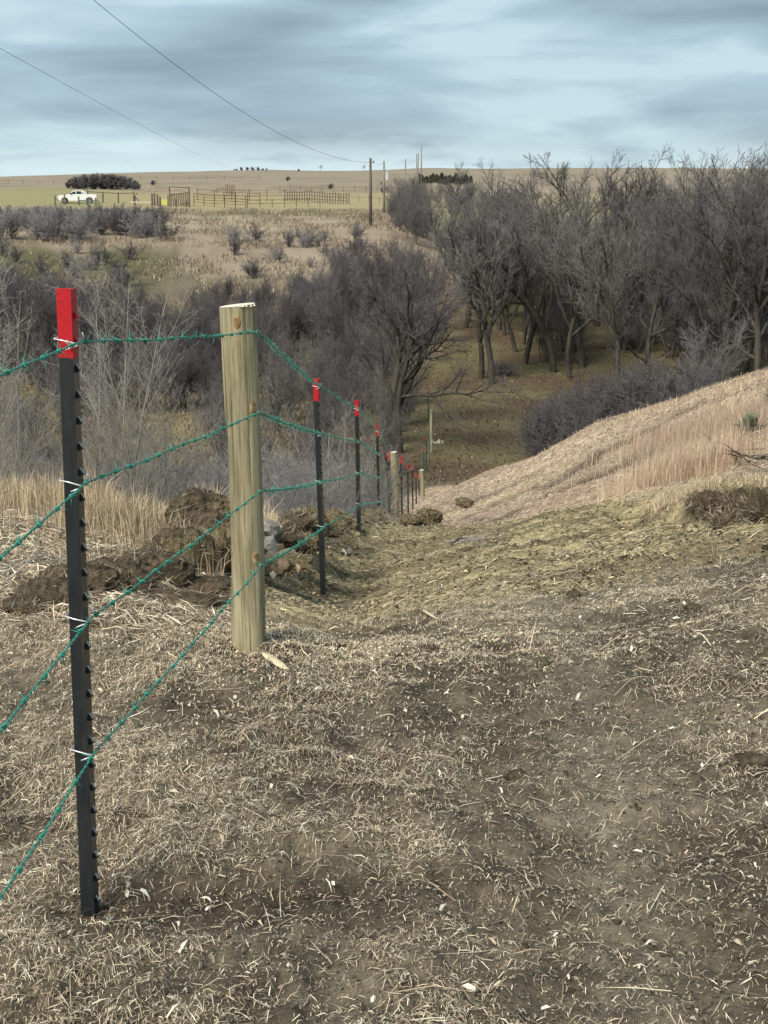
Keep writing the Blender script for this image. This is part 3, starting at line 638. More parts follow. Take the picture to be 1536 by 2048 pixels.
# ------------------------------------------------------------------ trees
def grow(seed, spec, H):
    """returns list per level of polylines (pts, radii)"""
    rs = np.random.default_rng(seed); levels = [[] for _ in range(spec['n'])]
    def branch(p, d, ln, r, lev):
        ns = spec['seg'][lev]; pts = [p.copy()]; dirs = [d.copy()]
        for i in range(ns):
            d = d + rs.normal(0, spec['wig'][lev], 3) + np.array([0, 0, spec['up'][lev]])
            d /= np.linalg.norm(d); p = p + d * ln / ns; pts.append(p.copy()); dirs.append(d.copy())
        t = np.linspace(0, 1, ns + 1); rad = r * (1 - t * spec['tap'][lev])
        levels[lev].append((np.array(pts), rad))
        if lev + 1 < spec['n']:
            k = spec['kids'][lev]; k = max(1, int(round(k * rs.uniform(0.75, 1.25))))
            for j in range(k):
                t0 = spec['t0'][lev]; tt = t0 + (1 - t0) * (j + rs.uniform(0, 1)) / k
                fi = min(tt * ns, ns - 1e-6); i = int(fi); a = fi - i
                q = pts[i] * (1 - a) + pts[i + 1] * a; dd = dirs[i + 1]
                ax = np.cross(dd, rs.normal(size=3)); ax /= np.linalg.norm(ax) + 1e-9
                an = R(spec['ang'][lev]) * rs.uniform(0.65, 1.3)
                nd = dd * math.cos(an) + ax * math.sin(an)
                nl = ln * spec['len'][lev] * rs.uniform(0.65, 1.2) * (1.15 - 0.55 * tt)
                nr = min(r * (1 - tt * spec['tap'][lev]) * 0.72, r * spec['rr'][lev])
                branch(q, nd, nl, max(nr, spec['rmin']), lev + 1)
    if spec.get('stems'):
        for _ in range(spec['stems']):
            a = rs.uniform(0, 2 * np.pi); le = rs.uniform(0.05, spec['spread'])
            d = np.array([math.cos(a) * le, math.sin(a) * le, 1.0]); d /= np.linalg.norm(d)
            o = np.array([rs.normal(0, spec['foot']), rs.normal(0, spec['foot']), -0.15])
            branch(o, d, H * rs.uniform(0.6, 1.0), spec['r0'] * rs.uniform(0.6, 1.1), 0)
    else:
        branch(np.array([0, 0, -0.3]), np.array([rs.normal(0, 0.05), rs.normal(0, 0.05), 1.0]), H * spec['trunk'], spec['r0'], 0)
    return levels
def tubes_mesh(name, polys, k, m, rmin=0.0):
    Vs, Qs, n = [], [], 0
    for pts, rad in polys:
        if len(pts) == 2:
            pts_, t, a, b = frames(pts)
            an = np.arange(3) / 3 * 2 * np.pi
            rg = pts_[0] + max(rad[0], rmin) * (np.cos(an)[:, None] * a[0] + np.sin(an)[:, None] * b[0])
            Vs.append(np.vstack([rg, pts_[1]])); Qs.append(np.array([[0, 1, 3], [1, 2, 3], [2, 0, 3]]) + n); n += 4
        else:
            v, f = tube(pts, np.maximum(rad, rmin), k, False)
            f = np.array(f); Vs.append(v); Qs.append(np.concatenate([f[:, [0, 1, 2]], f[:, [0, 2, 3]]]) + n); n += len(v)
    return np_mesh(name, np.vstack(Vs), np.vstack(Qs), 3, m, True)
SPEC_TREE = dict(n=5, trunk=0.55, r0=0.155, seg=[7, 6, 4, 3, 1], wig=[0.09, 0.13, 0.15, 0.17, 0.1], up=[0.05, 0.13, 0.12, 0.12, 0.0], tap=[0.55, 0.8, 0.8, 0.75, 1],
                 kids=[10, 9, 8, 7], t0=[0.34, 0.2, 0.12, 0.1], ang=[46, 44, 42, 34], len=[0.80, 0.50, 0.46, 0.62], rr=[0.45, 0.45, 0.45, 0.5], rmin=0.0075)
SPEC_DENSE = dict(n=4, stems=9, spread=0.42, foot=0.25, r0=0.055, seg=[6, 4, 3, 1], wig=[0.10, 0.16, 0.18, 0.1], up=[0.03, 0.10, 0.08, 0], tap=[0.75, 0.75, 0.75, 1],
                  kids=[13, 9, 7], t0=[0.18, 0.1, 0.1], ang=[38, 40, 34], len=[0.40, 0.42, 0.55], rr=[0.4, 0.5, 0.6], rmin=0.008)
SPEC_SHRUB = dict(n=4, stems=14, spread=0.75, foot=0.22, r0=0.014, seg=[5, 3, 2, 1], wig=[0.12, 0.18, 0.18, 0.1], up=[0.03, 0.06, 0.05, 0], tap=[0.75, 0.75, 0.7, 1],
                  kids=[11, 6, 5], t0=[0.12, 0.1, 0.1], ang=[42, 44, 38], len=[0.42, 0.46, 0.5], rr=[0.5, 0.6, 0.7], rmin=0.0026)
SPEC_SAPLING = dict(n=4, stems=5, spread=0.33, foot=0.12, r0=0.019, seg=[9, 5, 3, 1], wig=[0.05, 0.09, 0.12, 0.1], up=[0.03, 0.11, 0.08, 0], tap=[0.85, 0.8, 0.8, 1],
                    kids=[15, 7, 4], t0=[0.16, 0.15, 0.15], ang=[40, 38, 38], len=[0.34, 0.42, 0.5], rr=[0.45, 0.6, 0.7], rmin=0.0022)
def tree_meshes(name, seed, spec, H, tm, cm, split=1, kt=6):
    lv = grow(seed, spec, H)
    tr = [b for l in lv[:split] for b in l]; cr = [b for l in lv[split:] for b in l]
    return tubes_mesh(name + '_trunk', tr, kt, tm), tubes_mesh(name + '_crown', cr, 3, cm)
def whole_mesh(name, seed, spec, H, m):
    return tubes_mesh(name, [b for l in grow(seed, spec, H) for b in l], 3, m)
def mesh_h(me):
    if me.name not in MH:
        a = np.empty(len(me.vertices) * 3, np.float32); me.vertices.foreach_get('co', a); MH[me.name] = float(np.percentile(a[2::3], 99.7))
    return MH[me.name]
MH = {}
def place_tree(kind, meshes, x, y, H0, H, rz, label, cat='tree', group=None, lean=(0, 0), sxy=None):
    z = hz1(x, y); s = H / mesh_h(meshes[1]); sx = s if sxy is None else s * sxy
    e_ = empty(kind, (x, y, z), label, cat, group, (lean[0], lean[1], rz)); e_.scale = (sx, sx, s)
    for nm, me in zip(('trunk', 'crown'), meshes): link(bpy.data.objects.new(nm, me), e_)
    return e_
def place_one(kind, me, x, y, s, rz, label, cat, group=None, z=None, sz=None):
    if s < 0: s = -s / mesh_h(me)
    o = bpy.data.objects.new(kind, me); o.location = (x, y, hz1(x, y) if z is None else z); o.rotation_euler = (0, 0, rz)
    o.scale = (s, s, sz or s); link(o); return tag(o, label, cat, group)

M['bark_dark'] = noise_mat('bark_dark', (0.035, 0.031, 0.026), (0.095, 0.084, 0.070), scale=5, rough=0.9, bump=0.4, stretch=(1, 1, 0.25), rnd=0.2)
TREES = [tree_meshes('bare_tree', 100 + i, SPEC_TREE, 10.0, M['bark_dark'], (M['twig'], M['twig_purple'])[i % 2], split=3) for i in range(6)]
DENSE = [tree_meshes('brush_tree', 200 + i, SPEC_DENSE, 7.0, M['bark'], (M['twig_purple'], M['twig'])[i % 2], split=1, kt=4) for i in range(4)]
M['twig_dark'] = noise_mat('twig_dark', (0.060, 0.054, 0.060), (0.135, 0.120, 0.125), scale=1.3, rough=0.9, bump=0.0, rnd=0.25)
DARKB = [tree_meshes('dark_brush', 240 + i, SPEC_DENSE, 7.0, M['bark'], M['twig_dark'], split=1, kt=4) for i in range(2)] + [DENSE[0]]
SHRUB = [whole_mesh('shrub', 300 + i, SPEC_SHRUB, 2.0, (M['twig_blue'], M['twig'], M['twig_blue'])[i]) for i in range(3)]
SPEC_FARSHRUB = dict(SPEC_SHRUB, rmin=0.016, r0=0.03, kids=[9, 5, 4], stems=12)
FSHRUB = [whole_mesh('far_shrub', 330 + i, SPEC_FARSHRUB, 2.5, (M['twig_blue'], M['twig_purple'])[i]) for i in range(2)]
SPEC_ROW = dict(SPEC_SHRUB, rmin=0.006, r0=0.02, kids=[12, 7, 5], stems=22, spread=0.6, foot=0.4)
RSHRUB = [whole_mesh('row_shrub', 350 + i, SPEC_ROW, 2.4, M['twig_purple']) for i in range(2)]
SAPL = [tree_meshes('sapling', 400 + i, SPEC_SAPLING, 3.4, M['twig_pale'], M['twig_pale'], split=1, kt=5) for i in range(3)]
rt = random.Random(3)
# named trees of the wood on the right: (px of foot, D, height, label)
NAMED = [
    (985, 77, 9.0, 'slim leaning bare tree at the left end of the wood, trunk in the open litter', 0.10),
    (962, 79, 9.3, 'bare tree with a mossy lower trunk left of the slim tree at the wood edge', -0.08),
    (1140, 79, 10.6, 'bare tree with leaning trunk just behind the left part of the shrub row', 0.06),
    (1105, 81, 10.4, 'bare tree whose trunk leans left over the clearing in the wood', -0.22),
    (1165, 83, 10.9, 'bare forked tree behind the middle of the round shrub row', 0.12),
    (1400, 74, 11.6, 'broad bare tree standing over the hill crest right of the shrub row', 0.02),
    (1480, 74, 12.2, 'tallest dark bare tree rising against the sky near the right edge', 0.04),
    (1545, 70, 12.0, 'big bare tree cut off by the right edge of the view', -0.05),
    (1345, 92, 12.2, 'tall bare tree with fine crown standing above the wood, left of the tallest', 0.0),
    (1195, 100, 12.0, 'open crowned bare tree showing against the far field', 0.0),
    (1115, 108, 11.6, 'bare tree with rounded top just breaking the skyline', 0.0),
    (905, 170, 8.6, 'lone dark bare tree at the head of the draw beside the green patch', 0.0),
    (880, 150, 6.0, 'small bare tree leaning over the draw left of the wood', 0.2),
    (1040, 112, 11.2, 'upright bare tree at the back left of the wood', 0.0),
    (975, 118, 10.8, 'bushy bare tree crowning the left shoulder of the wood', 0.0),
]
for i, (px, D, H, lab, le) in enumerate(NAMED):
    x = XD(px, D, -9); place_tree('bare_tree', TREES[i % 6], x, D, 8.6, H, rt.uniform(0, 6.28), lab, lean=(rt.uniform(-0.05, 0.05), le))
# spreading tree beside the fence line in the valley
DTREE = [tree_meshes('dark_tree', 130 + i, SPEC_TREE, 10.0, M['bark_dark'], M['twig_dark'], split=3) for i in range(2)]
x = XD(800, 58, -9.0); place_tree('spreading_tree', DTREE[0], x, 58, 8.6, 8.3, 1.9, 'dark many limbed bare tree spreading over the gully left of the far fence', lean=(0, -0.12), sxy=1.05)
x = XD(770, 62, -9.0); place_tree('spreading_tree', DTREE[1], x, 62, 8.6, 8.2, 4.0, 'bare tree with limbs leaning left behind the spreading gully tree', lean=(0, -0.30), sxy=1.05)
for i, (px, D, H, lab) in enumerate([(1235, 72, 9.5, 'upright bare tree with a dark trunk left of the broad tree over the crest'), (1300, 70, 9.0, 'bare tree with a slightly bent dark trunk behind the end of the shrub row'), (1440, 68, 10.8, 'dark straight bare tree between the broad tree and the tallest one'), (1512, 66, 11.0, 'dark thick bare tree just inside the right edge'), (1050, 84, 9.6, 'thin bare tree standing at the back of the open litter')]):
    place_tree('bare_tree', (DTREE if i in (2, 3) else TREES)[i % 2], XD(px, D, -9), D, 8.6, H, 1.3 * i, lab, lean=(0, 0.05 * (i - 2)))
GW = 'bare trees filling the wood on the right'
for i in range(84):
    px = rt.uniform(925, 1640); D = rt.uniform(84, 128)
    if px < 1010 and D < 95: continue
    yt = float(np.interp(px, [925, 960, 1060, 1200, 1300, 1350, 1450, 1540, 1640], [370, 345, 345, 345, 345, 320, 300, 280, 270])) + rt.uniform(-8, 130)
    H = min(13.5, max(6, P(px, yt, D)[2] - hz1(XD(px, D, -9), D)))
    x = XD(px, D, -9); place_tree('bare_tree', TREES[rt.randrange(6)], x, D, 8.6, float(H), rt.uniform(0, 6.28), 'bare grey brown tree among others inside the wood on the right', group=GW, lean=(rt.uniform(-.06, .06), rt.uniform(-.08, .08)))
GB = 'tangled brush trees under the wood'
for i in range(52):
    px = rt.uniform(1000, 1640); D = rt.uniform(84, 125) if px < 1330 else rt.uniform(60, 120)
    x = XD(px, D, -9); place_tree('brush_tree', DENSE[rt.randrange(4)], x, D, 6.4, rt.uniform(4.0, 7.5), rt.uniform(0, 6.28), 'bushy bare understory tree growing below the crowns of the wood', group=GB)
GL = 'bare brush filling the valley on the left'
for i in range(215):
    px = rt.uniform(-120, 840); D = rt.uniform(84, 116)
    if px < 520: D = 76 + 36 * rt.random() ** 0.8
    if 700 < px and D < 90: continue
    yt = float(np.interp(px, [-120, 0, 200, 330, 430, 560, 640, 700, 780, 840], [505, 520, 560, 600, 600, 590, 545, 490, 465, 500])) + rt.uniform(-5, 40)
    H = min(6.5, max(2.0, P(px, yt, D)[2] - hz1(XD(px, D, -9), D)))
    x = XD(px, D, -9); place_tree('brush_tree', DARKB[rt.randrange(3)], x, D, 6.4, H, rt.uniform(0, 6.28), 'bare dark grey brush tree in the thicket across the valley', group=GL)
for i in range(34):
    px = rt.uniform(440, 810); D = rt.uniform(48, 84)
    x = XD(px, D, -9); place_tree('brush_tree', DENSE[rt.randrange(4)], x, D, 6.4, rt.uniform(2.6, 4.4), rt.uniform(0, 6.28), 'bare dark grey brush tree lower in the gully left of the far fence', group='brush trees in the gully by the far fence')
for i in range(24):
    px = rt.uniform(120, 470); D = rt.uniform(66, 78); x = XD(px, D, -9)
    place_tree('brush_tree', DARKB[i % 3], x, D, 6.4, rt.uniform(2.0, 3.6), rt.uniform(0, 6.28), 'dark brush tree at the far rim of the valley clearing', group='brush trees at the far rim of the clearing')
for i in range(16):
    px = rt.uniform(-80, 170); D = rt.uniform(46, 84)
    x = XD(px, D, -9); place_tree('brush_tree', DENSE[rt.randrange(4)], x, D, 6.4, rt.uniform(2.6, 4.0), rt.uniform(0, 6.28), 'bare grey brush tree at the left side of the valley clearing', group='brush trees left of the clearing')
# brush climbing the draw between the poles and the wood
for i in range(26):
    px = rt.uniform(775, 860); D = rt.uniform(150, 188)
    x = XD(px, D, -5); place_tree('brush_tree', DENSE[rt.randrange(4)], x, D, 6.4, rt.uniform(3.0, 6.0) if px > 800 else rt.uniform(2, 3.2), rt.uniform(0, 6.28), 'bare brush tree in the dark clump behind the utility poles', group='brush clump behind the utility poles')
for i in range(22):
    px = rt.uniform(830, 1010); D = rt.uniform(205, 260)
    x = XD(px, D, -4); place_tree('brush_tree', DENSE[rt.randrange(4)], x, D, 6.4, rt.uniform(3, 5), rt.uniform(0, 6.28), 'far bare brush tree at the upper end of the draw', group='far brush at the upper end of the draw')
# gully shrubs
for i in range(170):
    D = 10.8 + 27 * rt.random() ** 1.3; px = rt.uniform(-330, 790)
    if px > np.interp(D, [10, 18, 22, 30, 40], [600, 690, 715, 745, 770]): continue
    x = XD(px, D, -4 - D * 0.12); lim = 0.192 * D; z = hz1(x, D)
    H = min(2.4, max(0.9, (EYE - lim) - z)) * rt.uniform(0.75, 1.1)
    if D < 13: H = min(H, rt.uniform(0.9, 1.5))
    place_one('shrub', SHRUB[rt.randrange(3)], x, D, -H, rt.uniform(0, 6.28), 'bare grey shrub in the twiggy thicket filling the near gully left of the fence', 'shrub', 'shrubs of the near gully thicket', z=z - 0.03)
# saplings behind the first post
SP = [(120, 12.2, 2.6, 'pale bare sapling directly behind the nearest steel post'), (210, 11.6, 3.1, 'tallest pale bare sapling between the steel post and the wooden post'),
      (285, 12.6, 3.0, 'pale bare sapling right of the tallest one, short of the wooden post'), (40, 11.2, 2.9, 'wide pale bare sapling at the left edge above the top wire'),
      (-30, 12.5, 3.2, 'pale bare sapling cut by the left edge'), (345, 13.2, 2.2, 'low leaning pale sapling just left of the wooden post'),
      (640, 17.5, 2.9, 'pale bare sapling behind the third post from the front'), (690, 18.5, 2.6, 'pale bare sapling behind the thin posts of the fence'),
      (575, 19.5, 2.6, 'small pale sapling right of the wooden post')]
for i, (px, D, H, lab) in enumerate(SP):
    x = XD(px, D, -2.5); place_tree('sapling', SAPL[i % 3], x, D, 3.3, H, rt.uniform(0, 6.28), lab, cat='sapling', lean=(0, rt.uniform(-.05, .12)))
for i in range(9):
    px = rt.uniform(-60, 420); D = rt.uniform(10.2, 14.5); x = XD(px, D, -2.5)
    place_tree('sapling', SAPL[i % 3], x, D, 3.3, rt.uniform(1.3, 2.3), rt.uniform(0, 6.28), 'short pale bare sapling in the fringe of the thicket left of the wooden post', cat='sapling', group='short pale saplings along the near thicket', lean=(rt.uniform(-.1, .1), rt.uniform(-.1, .15)))
# round shrub row behind the crest
for i in range(30):
    t_ = i / 29; px = 1085 + t_ * 290 + rt.uniform(-14, 14); D = 57 - 4 * t_ + rt.uniform(-2.5, 2.5)
    x = XD(px, D, -9.5); place_one('shrub', RSHRUB[i % 2], x, D, -rt.uniform(2.5, 3.1) * (0.85 + 0.6 * t_), rt.uniform(0, 6.28), 'dense round purple grey shrub in the row behind the grassy hill crest', 'shrub', 'shrubs in the row behind the hill crest')
# shrubs on the far left slope
for i in range(120):
    px = rt.uniform(-60, 330); D = rt.uniform(142, 186)
    if rt.random() < sst(150, 330, px) * 0.6: continue
    x = XD(px, D, -4); place_one('shrub', FSHRUB[i % 2], x, D, -max(1.0, ((EYE - 0.0165 * D) - hz1(x, D)) * rt.uniform(0.6, 1.1)), rt.uniform(0, 6.28), 'blue grey bare shrub on the far left slope below the truck', 'shrub', 'shrubs on the far slope below the truck')
for i in range(24):
    px = rt.uniform(465, 730); D = rt.uniform(122, 148) + 0.02 * (px - 600)
    x = XD(px, D, -6); place_one('shrub', FSHRUB[i % 2], x, D, -rt.uniform(0.9, 2.0), rt.uniform(0, 6.28), 'grey bare shrub in the scattered band on the middle of the far slope', 'shrub', 'scattered shrubs on the middle of the far slope')
for i in range(18):
    px = rt.uniform(-60, 300); D = rt.uniform(114, 134)
    x = XD(px, D, -7); place_one('shrub', FSHRUB[i % 2], x, D, -rt.uniform(1.3, 2.3), rt.uniform(0, 6.28), 'bare shrub on the dark green foot of the far slope', 'shrub', 'shrubs at the dark foot of the far slope')
# dark shrub clump in the field
FARC = whole_mesh('clump_shrub', 370, dict(SPEC_SHRUB, rmin=0.05, r0=0.08, kids=[9, 6, 4], stems=14), 2.6, M['twig_purple'])
for i in range(20):
    px = 140 + i * 7.0 + rt.uniform(-3, 3); D = 335 + rt.uniform(-12, 12); e1 = math.sin(max(0.05, min(1, (px - 130) / 150)) * math.pi) ** 0.5
    x = XD(px, D, -1); place_one('shrub', FARC, x, D, -3.3 * (0.35 + 0.65 * e1), rt.uniform(0, 6.28), 'dark shrub in the long clump behind the white truck', 'shrub', 'dark shrub clump behind the truck')
def juniper_mesh(seed):
    rs = np.random.default_rng(seed); n = 1400
    h = rs.uniform(0, 1, n) ** 0.8; a = rs.uniform(0, 6.28, n); rad = (1 - h ** 2.2) ** 0.7 * rs.uniform(0.55, 1.05, n) * 0.95
    c_ = np.stack([np.cos(a) * rad, np.sin(a) * rad, h * 2.6 + rs.normal(0, 0.08, n)], -1)
    v = (c_[:, None, :] + rs.normal(0, 0.12, (n, 3, 3))).reshape(-1, 3)
    return np_mesh('juniper_foliage', v, np.arange(3 * n).reshape(-1, 3), 3, M['juniper'])
JUN = [juniper_mesh(1), juniper_mesh(2)]
for i in range(26):
    px = 834 + i * 4.2 + rt.uniform(-3, 3); D = 410 + rt.uniform(-15, 15)
    place_one('juniper', JUN[i % 2], XD(px, D, 1), D, rt.uniform(0.55, 1.05), rt.uniform(0, 6), 'dark evergreen juniper in the row on the skyline behind the poles', 'juniper', 'junipers in the row on the skyline')
for i in range(14):
    px = 466 + i * 5.4 + rt.uniform(-4, 4); D = 760
    place_one('shrub', FARC, XD(px, D, 6), D, -rt.uniform(0.8, 2.0), rt.uniform(0, 6), 'tiny dark bush on the skyline above the corral', 'bush', 'tiny bushes on the skyline above the corral')
for px, lab in ((641, 'tiny bare tree on the skyline left of the first utility pole'), (727, 'tiny bare tree on the skyline just behind the first utility pole')):
    place_tree('skyline_tree', TREES[1], XD(px, 780, 6), 780, 8.6, 3.6, 1.0, lab)
for px, D in ((305, 360), (575, 420), (660, 330), (597, 700), (765, 300)):
    place_one('shrub', FARC, XD(px, D, 0), D, -1.3, 1.0, 'small dark shrub alone in the far pasture', 'shrub', 'small lone shrubs in the far pasture')

# ------------------------------------------------------------------ T posts
STUD = 0.054
def t_profile():
    # flange lies along y at x = 0, web runs to -x
    return [(0.0, -0.0175), (0.0, 0.0175), (-0.0045, 0.0175), (-0.0060, 0.0060), (-0.0120, 0.0028), (-0.033, 0.0024), (-0.035, 0.0),
            (-0.033, -0.0024), (-0.0120, -0.0028), (-0.0060, -0.0060), (-0.0045, -0.0175)]
def extrude_prof(mb, pr, z0, z1, grow_=0.0):
    n = len(pr)
    v = [(x, y * (1 + grow_), z0) for x, y in pr] + [(x, y * (1 + grow_), z1) for x, y in pr]
    mb.add(v, [(i, (i + 1) % n, n + (i + 1) % n, n + i) for i in range(n)] + [tuple(range(n))[::-1], tuple(range(n, 2 * n))])
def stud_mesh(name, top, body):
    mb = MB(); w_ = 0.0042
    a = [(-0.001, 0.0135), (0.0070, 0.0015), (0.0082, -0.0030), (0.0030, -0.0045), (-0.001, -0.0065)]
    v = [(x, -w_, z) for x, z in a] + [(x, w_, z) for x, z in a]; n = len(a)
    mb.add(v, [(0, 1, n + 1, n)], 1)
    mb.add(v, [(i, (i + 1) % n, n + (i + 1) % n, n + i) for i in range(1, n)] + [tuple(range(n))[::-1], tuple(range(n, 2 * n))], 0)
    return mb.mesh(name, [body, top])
S_BLK = stud_mesh('stud_black', M['worn_lit'], M['black']); S_RED = stud_mesh('stud_red', M['red'], M['red'])
LEN = 1.40; TIP = 0.140
def post_meshes(length):
    b = MB(); extrude_prof(b, t_profile(), -0.35, length - TIP); r_ = MB(); extrude_prof(r_, t_profile(), length - TIP, length, 0.03)
    return b.mesh('post_body', M['black']), r_.mesh('painted_tip', M['red'])
BODY, TIPM = post_meshes(LEN)
def stud_strip():
    mb = MB()
    for z in np.arange(LEN - 0.056, 0.0, -STUD):
        mb.add([(-0.001, -.005, z + .012), (-0.001, .005, z + .012), (.009, .005, z), (.009, -.005, z), (-0.001, -.005, z - .008), (-0.001, .005, z - .008)],
               [(0, 1, 2, 3), (3, 2, 5, 4), (0, 3, 4), (1, 5, 2)])
    return mb.mesh('stud_strip', M['black'])
STRIP = stud_strip()
def clip_mesh(seed):
    # clip wire from the back of the web, round the front face, hooking the strand on the stud side
    rs = random.Random(seed); j = lambda: rs.uniform(-0.0015, 0.0015)
    mb = MB()
    p = [(-0.037, 0.004, 0.006 + j()), (-0.037, -0.019, 0.006 + j()), (-0.018, -0.0215, 0.004 + j()), (0.002, -0.0235, 0.000), (0.0075, -0.018, -0.003),
         (0.008, -0.010, -0.006), (0.004, -0.017, -0.0085), (-0.002, -0.0225, -0.010), (-0.013, -0.0235, -0.014 + j())]
    mb.tube(p, 0.00155, 6)
    q = [(-0.037, 0.004, 0.005), (-0.028, 0.018, 0.002), (-0.008, 0.024, 0.0), (0.006, 0.021, 0.002), (0.013, 0.012, 0.006), (0.0125, 0.006, 0.018 + 3 * j())]
    mb.tube(q, 0.00155, 6)
    return mb.mesh('wire_clip', M['clip'], True)
CLIPS = [clip_mesh(i) for i in range(3)]
POSTS = []
def t_post(pb, pt, D, ytop, label, level, wires=None, rz=R(-6), length=None):
    """pb, pt photo columns of foot and top"""
    top = P(pt, ytop, D); zt = top[2]; g = hz1(0.0 + XD(pb, D, zt - LEN), D)
    xb = XD(pb, D, zt - LEN)
    ax = Vector((top[0] - xb, 0.0, LEN)).normalized()
    tiltq = Vector((0, 0, 1)).rotation_difference(ax)
    rot = (tiltq.to_matrix() @ Matrix.Rotation(rz, 3, 'Z')).to_euler()
    base = Vector((top[0], D, zt)) - ax * LEN
    e_ = empty('fence_post', base, label, 'fence post', 'green wired steel fence posts with red tips', rot); e_.scale = (1.04, 1.04, 1)
    link(bpy.data.objects.new('post_body', BODY), e_); link(bpy.data.objects.new('painted_tip', TIPM), e_)
    Mx = Matrix.Translation(base) @ rot.to_matrix().to_4x4()
    if level == 0:
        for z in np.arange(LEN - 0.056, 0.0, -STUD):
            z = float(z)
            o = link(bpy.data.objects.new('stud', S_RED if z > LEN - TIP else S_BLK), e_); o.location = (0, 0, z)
    else:
        tag(link(bpy.data.objects.new('stud_strip', STRIP), e_), kind='stuff')
    att = []
    for k, wv in enumerate(wires):
        if level >= 0 and isinstance(wv, (int, float)) and wv > 5:   # photo row
            zz = P(pb, wv, D)[2]
        else: zz = zt - wv
        lz = (zz - base.z) / ax.z
        pnt = Mx @ Vector((0.0125, -0.004, lz)); att.append(np.array(pnt))
        if D < 24:
            o = link(bpy.data.objects.new('wire_clip', CLIPS[k % 3]), e_); o.location = (0, 0, lz)
    POSTS.append((D, att))
    return e_
ORD = ['nearest black steel post with red tip, at the left', 'black steel post with red tip right of the wooden post', 'second slim black post with red tip beyond the wooden post',
       'dark thin post with faded red tip left of the far wooden post', 'thin black post with bright red tip touching the far wooden post',
       'thin dark post with faint red tip just right of the far wooden post', 'thin red tipped post on the steep drop, second right of the far wooden post',
       'thin red tipped post on the steep drop, third right of the far wooden post', 'small red tipped post on the drop just before the short pale wooden post',
       'smallest clear red tipped post beside the short pale wooden post']
t_post(194, 147, 2.9, 577, ORD[0], 0, (683, 965, 1235, 1500))
t_post(652, 637, 8.8, 757, ORD[1], 0, (773, 867, 962, 1052), rz=R(-14))
t_post(722, 717, 12.5, 800, ORD[2], 0, (818, 882, 945, 1007), rz=R(-14))
t_post(761, 757, 18, 850, ORD[3], 1, (863, 908, 955, 1002), rz=R(-14))
t_post(782, 779, 21.5, 903, ORD[4], 1, (908, 944, 984, 1021), rz=R(-14))
t_post(806, 804, 27, 913, ORD[5], 1, (.09, .38, .67, .96), rz=R(-14))
t_post(818, 817, 32.5, 929, ORD[6], 1, (.09, .38, .67, .96), rz=R(-14))
t_post(827, 826, 36, 930, ORD[7], 1, (.09, .38, .67, .96), rz=R(-14))
t_post(834, 833, 40, 945, ORD[8], 1, (.09, .38, .67, .96), rz=R(-14))
t_post(840, 839, 44, 950, ORD[9], 1, (.09, .38, .67, .96), rz=R(-14))
for k, (px, D, lab) in enumerate(((848, 49, 'far thin post standing where the fence reaches the valley floor'), (853, 54, 'far thin post on the valley floor left of the pale leaning pole'),
                     (857, 66, 'far thin post beyond the pale pole on the valley floor'))):
    zt = hz1(XD(px, D, -9.5), D) + 1.35; dp = D * math.cos(PITCH) + (EYE - zt) * math.sin(PITCH)
    vv = ((zt - EYE) * math.cos(PITCH) + D * math.sin(PITCH)) / dp
    t_post(px + 0.5, px, D, 1024 - vv * F, lab, 1, (.09, .38, .67, .96), rz=R(-14))

